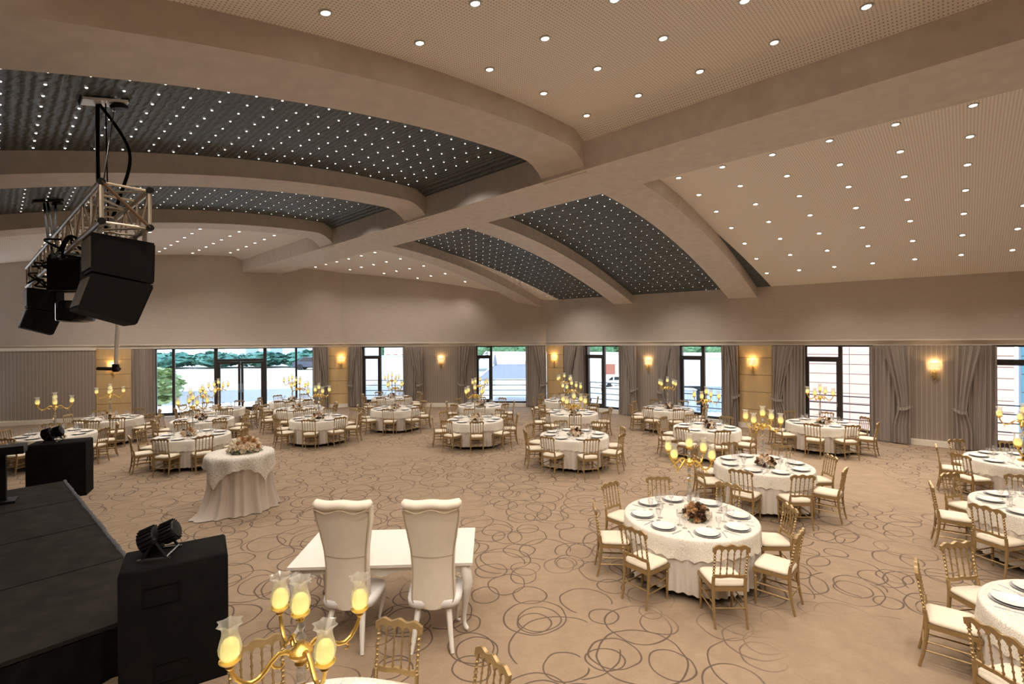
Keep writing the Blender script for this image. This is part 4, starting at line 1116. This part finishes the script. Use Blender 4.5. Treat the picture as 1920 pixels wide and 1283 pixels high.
def hung_speaker(a0, label, zoff=0.0):
    t = thing('hanging_speaker', label, 'speaker', TP(a0, -.05, 4.02 + zoff), atan2(TA.y, TA.x), 'black speaker pairs hung from the truss')
    # local x = along truss (away), local y: TB is to the right of TA -> local -y
    QU = [(0, 0), (.42, -.03), (.41, -.385), (0, -.315)]; QL = [(0, -.335), (.41, -.40), (.283, -.75), (-.086, -.63)]
    for quad in (QU, QL):
        w = .46; mb = MB(); mb.v = [(x, -y, z) for x in (0, w) for (y, z) in quad]
        mb.f = [(0, 1, 2, 3), (7, 6, 5, 4)] + [(i + 4, (i + 1) % 4 + 4, (i + 1) % 4, i) for i in range(4)]
        cb = link('cabinet', mb.mesh('cabinet', 'speaker_case', False), t)
        for nm, i, j, mat, ins in (('rear_panel', 0, 3, 'speaker_back_lit', .03), ('grille', 1, 2, 'dull_black', .015)):
            a0, a1 = Vector(quad[i]), Vector(quad[j]); d = (a1 - a0).normalized(); no = Vector((d.y, -d.x)) * (1 if nm == 'rear_panel' else -1)
            if (no.x > 0) == (nm == 'rear_panel'): no = -no
            c0, c1 = a0 + d * ins, a1 - d * ins; ring = [c0 - no * .004, c1 - no * .004, c1 + no * .010, c0 + no * .010]
            mb = MB(); mb.v = [(x, -q_.x, q_.y) for x in (ins, w - ins) for q_ in ring]
            mb.f = [(0, 1, 2, 3), (7, 6, 5, 4)] + [(i_ + 4, (i_ + 1) % 4 + 4, (i_ + 1) % 4, i_) for i_ in range(4)]
            link(nm, mb.mesh(nm, mat, False), cb)
    for y in (-.06, -.36):
        mb = MB(); mb.box((.05, y, .03), (.03, .03, .1)); mb.box((.40, y, .03), (.03, .03, .1)); link('hanger', mb.mesh('hanger', 'steel', False), t)
    return t
hung_speaker(.10, 'near pair of black speakers hung under the truss end')
hung_speaker(5.75, 'far pair of black speakers hung under the far truss end')
# spot head between
mh = TP(2.2, .1, 3.36); t = thing('moving_head', 'black drum-shaped moving head lamp hanging between the speaker pairs', 'stage light', mh)
mb = MB(); mb.lathe([(.12, 0), (.165, .01), (.17, .03), (.17, .20), (.15, .23), (.03, .24)], 24); link('head', mb.mesh('head', 'black_gloss'), t)
mb = MB(); mb.lathe([(.001, -.004), (.11, -.004)], 20, cap=False); link('lens', mb.mesh('lens', 'black_gloss'), t)
mb = MB(); mb.box((0, 0, .52), (.36, .30, .36)); link('base', mb.mesh('base', 'black_plastic', False), t)
mb = MB(); mb.box((-.19, 0, .23), (.03, .10, .26)); mb.box((.19, 0, .23), (.03, .10, .26)); mb.box((0, 0, .345), (.40, .10, .03)); link('yoke', mb.mesh('yoke', 'black_plastic', False), t)
mb = MB(); mb.box((0, 0, .72), (.05, .08, .08)); link('clamp', mb.mesh('clamp', 'steel', False), t)
# pipe hanging from the truss with a short foot bar
pt = TP(1.0, .30, 4.10); pb_ = (pt[0] - .10, pt[1] + .04, 2.86)
t = thing('hanging_pipe', 'thin white pipe with short dark cross bar hanging below the truss', 'pipe', pt)
mb = MB(); mb.tube([(0, 0, 0), (pb_[0] - pt[0], pb_[1] - pt[1], pb_[2] - pt[2])], .018, 10); link('pipe', mb.mesh('pipe', 'white_paint'), t)
q = Vector((pb_[0] - pt[0], pb_[1] - pt[1], pb_[2] - pt[2])); e = Vector((-.9, .30, 0)).normalized()
mb = MB(); mb.tube([tuple(q - e * .05), tuple(q + e * .26)], .018, 10); link('cross_bar', mb.mesh('cross_bar', 'dark_frame'), t)
mb = MB(); mb.lathe([(.02, -.03), (.03, -.02), (.03, .04), (.02, .05)], 12, tuple(q)); link('joint', mb.mesh('joint', 'black_plastic'), t)
# suspension: ceiling plates and cables
def cable(pts, r, label, grp=None, mat='dull_black'):
    P = [Vector(p) for p in pts]; out = []
    n = 8
    for i in range(len(P) - 1):
        p0, p1, p2, p3 = P[max(i - 1, 0)], P[i], P[i + 1], P[min(i + 2, len(P) - 1)]
        for k in range(n):
            s = k / n; out.append(.5 * ((2 * p1) + (p2 - p0) * s + (2 * p0 - 5 * p1 + 4 * p2 - p3) * s * s + (3 * p1 - p0 - 3 * p2 + p3) * s ** 3))
    out.append(P[-1]); o = P[0]; mb = MB(); mb.tube([tuple(p - o) for p in out], r, 6)
    return tag(link('cable', mb.mesh('cable', mat), None, tuple(o)), label, 'cable', grp)
def plate(t, s, label, dark=False):
    x, y = TS(t, s); z = ceil_z(t, s); p = thing('ceiling_plate', label, 'ceiling plate', (x, y, z - .005), 0, 'truss ceiling plates', rot=None)
    g = slope(t, s); ex = Vector((NX, NY, g)).normalized(); ey = Vector((UX, UY, 0)); ez = ex.cross(ey).normalized()
    R = Matrix((ex, ey, ez)).transposed(); p.rotation_euler = R.to_euler()
    mb = MB(); mb.box((0, 0, -.03), (.46, .22, .03)); link('panel', mb.mesh('panel', 'dark_frame' if dark else 'bright_white', False), p)
    mb = MB(); mb.box((0, .115, -.02), (.49, .012, .05)); mb.box((-.235, 0, -.02), (.012, .22, .05)); mb.box((.235, 0, -.02), (.012, .22, .05)); link('rim', mb.mesh('rim', 'dark_frame', False), p)
    mb = MB(); mb.lathe([(.03, -.12), (.09, -.11), (.10, -.07), (.06, -.045), (.02, -.045)], 16, (.13, -.02, 0)); link('hoist', mb.mesh('hoist', 'black_plastic'), p)
    return Vector((x, y, z - .05))
h1 = plate(6.76, -8.2, 'white ceiling plate with black hoist above the truss')
h2 = plate(12.9, -8.38, 'dark ceiling plate with hoist further back over the truss', True)
a1 = Vector(TP(2.05, .30, 4.44)); a2 = Vector(TP(5.5, .2, 4.44)); hk = Vector(TP(1.2, .16, 4.43))
cable([h1 + Vector((-.08, 0, 0)), h1.lerp(a1, .5) + Vector((-.06, 0, 0)), a1], .022, 'thick black cable hanging straight from the white ceiling plate', 'truss suspension cables')
cable([h1 + Vector((-.06, 0, 0)), h1.lerp(a1, .45) + Vector((.32, 0, .05)), h1.lerp(a1, .8) + Vector((.2, 0, 0)), a1 + Vector((.06, .03, 0))], .018, 'slack black cable looping from the white ceiling plate', 'truss suspension cables')
cable([h1 + Vector((.13, 0, -.06)), hk], .006, 'thin steel wire from the black hoist to the truss', 'truss suspension cables', 'dark_frame')
cable([h1 + Vector((.02, 0, 0)), a1 + Vector((.0, .1, 0))], .007, 'thin dark wire beside the thick cable at the white plate', 'truss suspension cables')
cable([h2 + Vector((-.08, 0, 0)), a2], .02, 'left black cable from the dark rear ceiling plate', 'truss suspension cables')
cable([h2 + Vector((.0, 0, 0)), h2.lerp(a2, .5) + Vector((.05, 0, 0)), a2 + Vector((.03, .03, 0))], .02, 'middle black cable from the dark rear ceiling plate', 'truss suspension cables')
cable([h2 + Vector((.16, 0, 0)), a2 + Vector((.05, .02, 0))], .02, 'right black cable from the dark rear ceiling plate', 'truss suspension cables')
rr = random.Random(5)
for k in range(14):
    a0 = .7 + .33 * k; pts = []
    for j in range(6):
        pts.append(TP(a0 + rr.uniform(-.25, .35) + .12 * j, rr.uniform(-.12, .20), rr.uniform(3.93, 4.34)))
    cable(pts, .013, 'tangled black power cable lashed along the truss, %s from the near end' % ORD[k], 'tangled cables on the truss')

# ------------------------------------------------------------------ outside
pm('ground_pale', (.50, .48, .45), .9, noise=.08, nscale=.6)
pm('slope_cream', (.55, .47, .36), .9, noise=.15, nscale=.8)
pm('grey_wall', (.46, .48, .50), .8, noise=.04, nscale=1)
pm('far_white', (.85, .86, .88), .7)
pm('far_blue', (.38, .46, .56), .6)
pm('salmon', (.80, .50, .385), .8, noise=.05, nscale=2)
pm('teal', (.10, .26, .32), .5)
pm('hedge', (.07, .18, .13), .9, noise=.5, nscale=4)
pm('tree_leaf', (.22, .38, .19), .8, noise=.5, nscale=3)
pm('shrub_leaf', (.30, .38, .16), .8, noise=.4, nscale=5)
pm('grey_roof', (.20, .20, .22), .8)
pm('car_blue', (.05, .12, .30), .2); pm('car_dark', (.06, .07, .10), .2); pm('car_white', (.8, .8, .82), .2); pm('car_red', (.45, .04, .05), .25)
pm('rust', (.42, .14, .08), .7)
pm('tyre', (.02, .02, .02), .8)
pm('bark', (.12, .09, .06), .9)
GZ = -2.6
mb = MB(); P_ = [(-140, 19.2 - 0), (-21.4, 18.9), (-8.4, 24.9), (2.4, 24.4), (20, 9.3), (60, -25), (160, 60), (120, 240), (-160, 240)]
n_ = len(P_); mb.v = [(x, y, GZ) for x, y in P_] + [(x, y, GZ - .3) for x, y in P_]
mb.f = [tuple(range(n_)), tuple(reversed(range(n_, 2 * n_)))]
link('ground', mb.mesh('ground', 'ground_pale', False), None, kind='structure')
mb = MB(); mb.v = [(-60, 30, -.7), (-12, 36, -.7), (-12, 52, .2), (-70, 52, .3), (-60, 30, GZ - .2), (-12, 36, GZ - .2), (-12, 75, GZ - .2), (-70, 75, GZ - .2), (-12, 75, .2), (-70, 75, .3)]
mb.f = [(0, 1, 2, 3), (3, 2, 8, 9), (0, 4, 5, 1), (1, 5, 6, 8, 2), (0, 3, 9, 7, 4), (9, 8, 6, 7)]
link('embankment', mb.mesh('embankment', 'slope_cream', False), None, kind='structure')
mb = MB()
def pw(u, v): x = -42 + 38 * u; y = 28.2 + 7 * u; return (x, y, GZ - .2 + v * (-GZ + .15 + .1 * u))
mb.grid(pw, 20, 1); mb.grid(lambda u, v: (pw(u, 0)[0], pw(u, 0)[1] + .3 * v, pw(u, 1)[2]), 20, 1)
tag(link('garden_wall', mb.mesh('garden_wall', 'grey_wall'), None), 'long pale grey garden wall sloping outside the glass doors', 'wall')
def leafy(name, label, p, r, h, mat, n, seed, trunk=0.0, grp=None, leaf=.35):
    rnd = random.Random(seed); t = thing(name, label, 'tree' if trunk else 'shrub', p, 0, grp)
    mb = MB()
    for k in range(n):
        ph = math.acos(rnd.uniform(-.8, 1)); a = rnd.uniform(0, 6.28); q = rnd.uniform(.55, 1.0) ** .5
        c = (r * q * sin(ph) * cos(a), r * q * sin(ph) * sin(a), trunk + h / 2 + h / 2 * q * cos(ph))
        M = Matrix.Rotation(rnd.uniform(0, 6.28), 3, 'Z') @ Matrix.Rotation(rnd.uniform(-1, 1), 3, 'X'); s = leaf * rnd.uniform(.6, 1.3)
        mb.add([Vector(c) + M @ Vector(v) for v in ((-s, 0, 0), (0, -s * .5, .1 * s), (s, 0, 0), (0, s * .5, -.1 * s))], [(0, 1, 2, 3)])
    mb.lathe([(r * .3, trunk + h * .08), (r * .72, trunk + h * .3), (r * .78, trunk + h * .55), (r * .5, trunk + h * .85), (.05, trunk + h * .93)], 10, mod=lambda a, z, rr: 1 + .15 * sin(3 * a + z))
    o = link('foliage', mb.mesh('foliage', mat, False), t)
    mb = MB(); mb.tube([(0, 0, 0), (.03, 0, trunk + h * .3)], [max(.05, r * .08), .04], 8); link('trunk', mb.mesh('trunk', 'bark'), t)
    return t
leafy('shrub', 'pale yellow green bush outside the left pane of the glass front', (-21.6, 29.6, -.75), 1.3, 2.5, 'shrub_leaf', 420, 1, leaf=.3)
for k in range(5):
    leafy('hedge_bush', 'dark green hedge bush, %s from left beyond the slope outside glass doors' % ORD[k], (-46 + 5.2 * k, 57 + k * .6, .2), 3.0, 2.0, 'hedge', 260, 10 + k, grp='dark hedge bushes beyond the slope', leaf=.5)
for k in range(11):
    x = -26 + 8.5 * k; leafy('tree', 'leafy green tree, %s from the left in the far tree line outside' % ORD[k], (x, 100 - abs(k - 4) * .5, GZ), 6.0, 9.5 + (k * 37 % 5) * .5, 'tree_leaf', 420, 40 + k, trunk=.8, grp='trees in the far tree line', leaf=.75)
def building(name, label, p, rz, w, d, h, mat, cols, rows, win='far_blue'):
    t = thing(name, label, 'building', p, rz); m = MB(); m.box((0, 0, h / 2), (w, d, h)); m.box((0, 0, h + .1), (w + .4, d + .4, .25)); link('wall', m.mesh('wall', mat, False), t)
    for i in range(cols):
        for j in range(rows):
            m = MB(); m.box((-w / 2 + w * (i + .5) / cols, -d / 2 - .02, h * (j + .55) / rows), (w / cols * .5, .1, h / rows * .5)); f = link('window', m.mesh('window', win, False), t)
    return t
building('far_building', 'long white building with columns across the road beyond the glass doors', (-44, 84, GZ), .12, 40, 10, 7.5, 'far_white', 9, 2)
building('far_building', 'pale blue white pavilion behind the right door leaf', (-31, 66, .2), .1, 9, 6, 4.2, 'far_white', 3, 1)
building('far_shed', 'small white shed with rust panels behind the middle window', (-14.9, 66, GZ), 0, 4, 4, 5.2, 'far_white', 4, 1, 'rust')
# gable canopy seen from above
t = thing('canopy', 'grey hipped canopy roof with white ridges outside the gable window', 'canopy', (-.1, 48, GZ))
mb = MB(); mb.v = [(-3.2, -2.2, 2.2), (3.2, -2.2, 2.2), (3.2, 2.2, 2.2), (-3.2, 2.2, 2.2), (-1.6, 0, 3.5), (1.6, 0, 3.5)]; mb.f = [(0, 1, 5, 4), (1, 2, 5), (2, 3, 4, 5), (3, 0, 4), (3, 2, 1, 0)]
link('roof', mb.mesh('roof', 'grey_roof', False), t)
for q0, q1 in (((-3.2, -2.2, 2.23), (-1.6, 0, 3.53)), ((3.2, -2.2, 2.23), (1.6, 0, 3.53)), ((-1.6, 0, 3.53), (1.6, 0, 3.53))):
    mb = MB(); mb.tube([q0, q1], .07, 6); link('ridge', mb.mesh('ridge', 'far_white'), t)
for x in (-1.6, 1.6): mb = MB(); mb.lathe([(.22, 3.5), (.16, 3.9), (.03, 4.5)], 8, (x, 0, 0)); link('finial', mb.mesh('finial', 'grey_roof'), t)
for x in (-3, 3):
    for y in (-2, 2): mb = MB(); mb.tube([(x, y, 0), (x, y, 2.2)], .07, 6); link('post', mb.mesh('post', 'far_white'), t)
def car(p, rz, mat, label):
    t = thing('car', label, 'car', p, rz, None)
    mb = MB(); mb.slab([(-2.1, .35), (2.1, .35), (2.15, .75), (1.3, .9), (.75, 1.4), (-1.0, 1.42), (-1.75, .95), (-2.15, .85)], -.85, .85); link('body', mb.mesh('body', mat, False), t)
    mb = MB(); mb.slab([(1.12, .93), (.7, 1.33), (-.95, 1.35), (-1.5, .97)], -.86, .86); link('window', mb.mesh('window', 'black_gloss', False), t)
    for x in (-1.35, 1.35):
        for y in (-.8, .8): mb = MB(); mb.tube([(x, y - .1, .33), (x, y + .1, .33)], .33, 12); link('wheel', mb.mesh('wheel', 'tyre'), t)
car((-21.8, 53.5, .2), .1, 'car_dark', 'dark car parked beyond the slope, right side of glass front')
car((-17.2, 56, .2), .2, 'car_blue', 'blue car parked outside the left light of the middle window')
car((12.8, 60, GZ), .3, 'car_white', 'white car outside the window right of the corner pillar')
car((21.3, 49, GZ), -.4, 'car_red', 'red car low outside the container window')
t = thing('billboard', 'rust red panel on posts outside the window beyond the corner', 'sign', (10.4, 52, GZ))
mb = MB(); mb.box((0, 0, 2.7), (1.3, .15, 1.1)); link('panel', mb.mesh('panel', 'rust', False), t)
for x in (-.5, .5): mb = MB(); mb.tube([(x, 0, 0), (x, 0, 2.2)], .07, 6); link('post', mb.mesh('post', 'far_white'), t)
def container(p, rz, w, d, h, mat, label, n):
    t = thing('container', label, 'container', p, rz); mb = MB(); mb.box((0, 0, h / 2), (w, d, h)); link('shell', mb.mesh('shell', mat, False), t)
    mb = MB()
    for k in range(n): mb.box((-w / 2 + w * (k + .5) / n, -d / 2 - .03, h / 2), (w / n * .5, .06, h * .94))
    link('ribs', mb.mesh('ribs', mat, False), t)
    if p[2] > GZ + 1: mb = MB(); mb.box((0, 0, (GZ - p[2]) / 2), (w * .96, d * .8, p[2] - GZ)); link('chassis', mb.mesh('chassis', 'tyre', False), t)
    mb = MB(); mb.box((0, 0, h + .04), (w + .1, d + .1, .08)); link('roof', mb.mesh('roof', 'grey_wall', False), t)
container((16.5, 44, -.9), -.15, 9, 3, 2.4, 'far_white', 'large white container filling the window left of the tan panel', 20)
container((-11.6, 46, GZ), .1, 4, 2.5, 4.4, 'far_white', 'white trailer outside the right light of the middle window', 10)
container((16.8, 39.5, GZ), -.2, 2.4, 2, 2.0, 'far_blue', 'blue grey crate stack under the white container outside', 5)
container((13.7, 40, GZ), -.1, 2.4, 2, 1.7, 'grey_wall', 'grey crate below the white container outside, left one', 4)
mb = MB(); mb.v = [(-2, 60, GZ), (30, 55, GZ), (34, 75, 1.2), (-4, 78, 1.6)]; mb.f = [(0, 1, 2, 3)]
link('field', mb.mesh('field', 'slope_cream', False), None, kind='structure')
# salmon clad neighbour with joints, and the teal one beside it
def clad(name, label, p0, p1, mat, h0, h1, nrow, ncol):
    a = Vector(p0); b = Vector(p1); L = (b - a).length; r = atan2(b.y - a.y, b.x - a.x); t = thing(name, label, 'building', (a.x, a.y, h0), r)
    mb = MB(); mb.box((L / 2, .35, (h1 - h0) / 2), (L, .5, h1 - h0)); link('wall', mb.mesh('wall', 'grey_wall', False), t)
    H = (h1 - h0) / nrow; Wd = L / ncol; me = None
    mb = MB(); mb.box((0, 0, 0), (Wd - .02, .06, H - .03)); me = mb.mesh('cladding_panel', mat, False)
    for i in range(ncol):
        for j in range(nrow): link('cladding_panel', me, t, (Wd * (i + .5), .07 + random.uniform(-.006, .006), H * (j + .5)))
clad('salmon_building', 'salmon clad building wall close outside the right windows', (12.85, 24.7), (19.85, 19.1), 'salmon', -1.2, 6.0, 16, 5)
clad('teal_building', 'teal clad building corner at the right picture edge', (20.1, 19.1), (30.0, 11.2), 'teal', -1.2, 6.0, 10, 5)

a, r, L = wall_frame('left'); m = MB(); m.box((9.5, 2.6, -.11), (9.2, 4.1, .16)); m.box((9.5, 2.6, (GZ - .19) / 2), (9.0, 3.9, -GZ - .19))
link('trim_4', m.mesh('terrace_slab', 'frieze', False), None, (a[0], a[1], 0), r, 'structure')
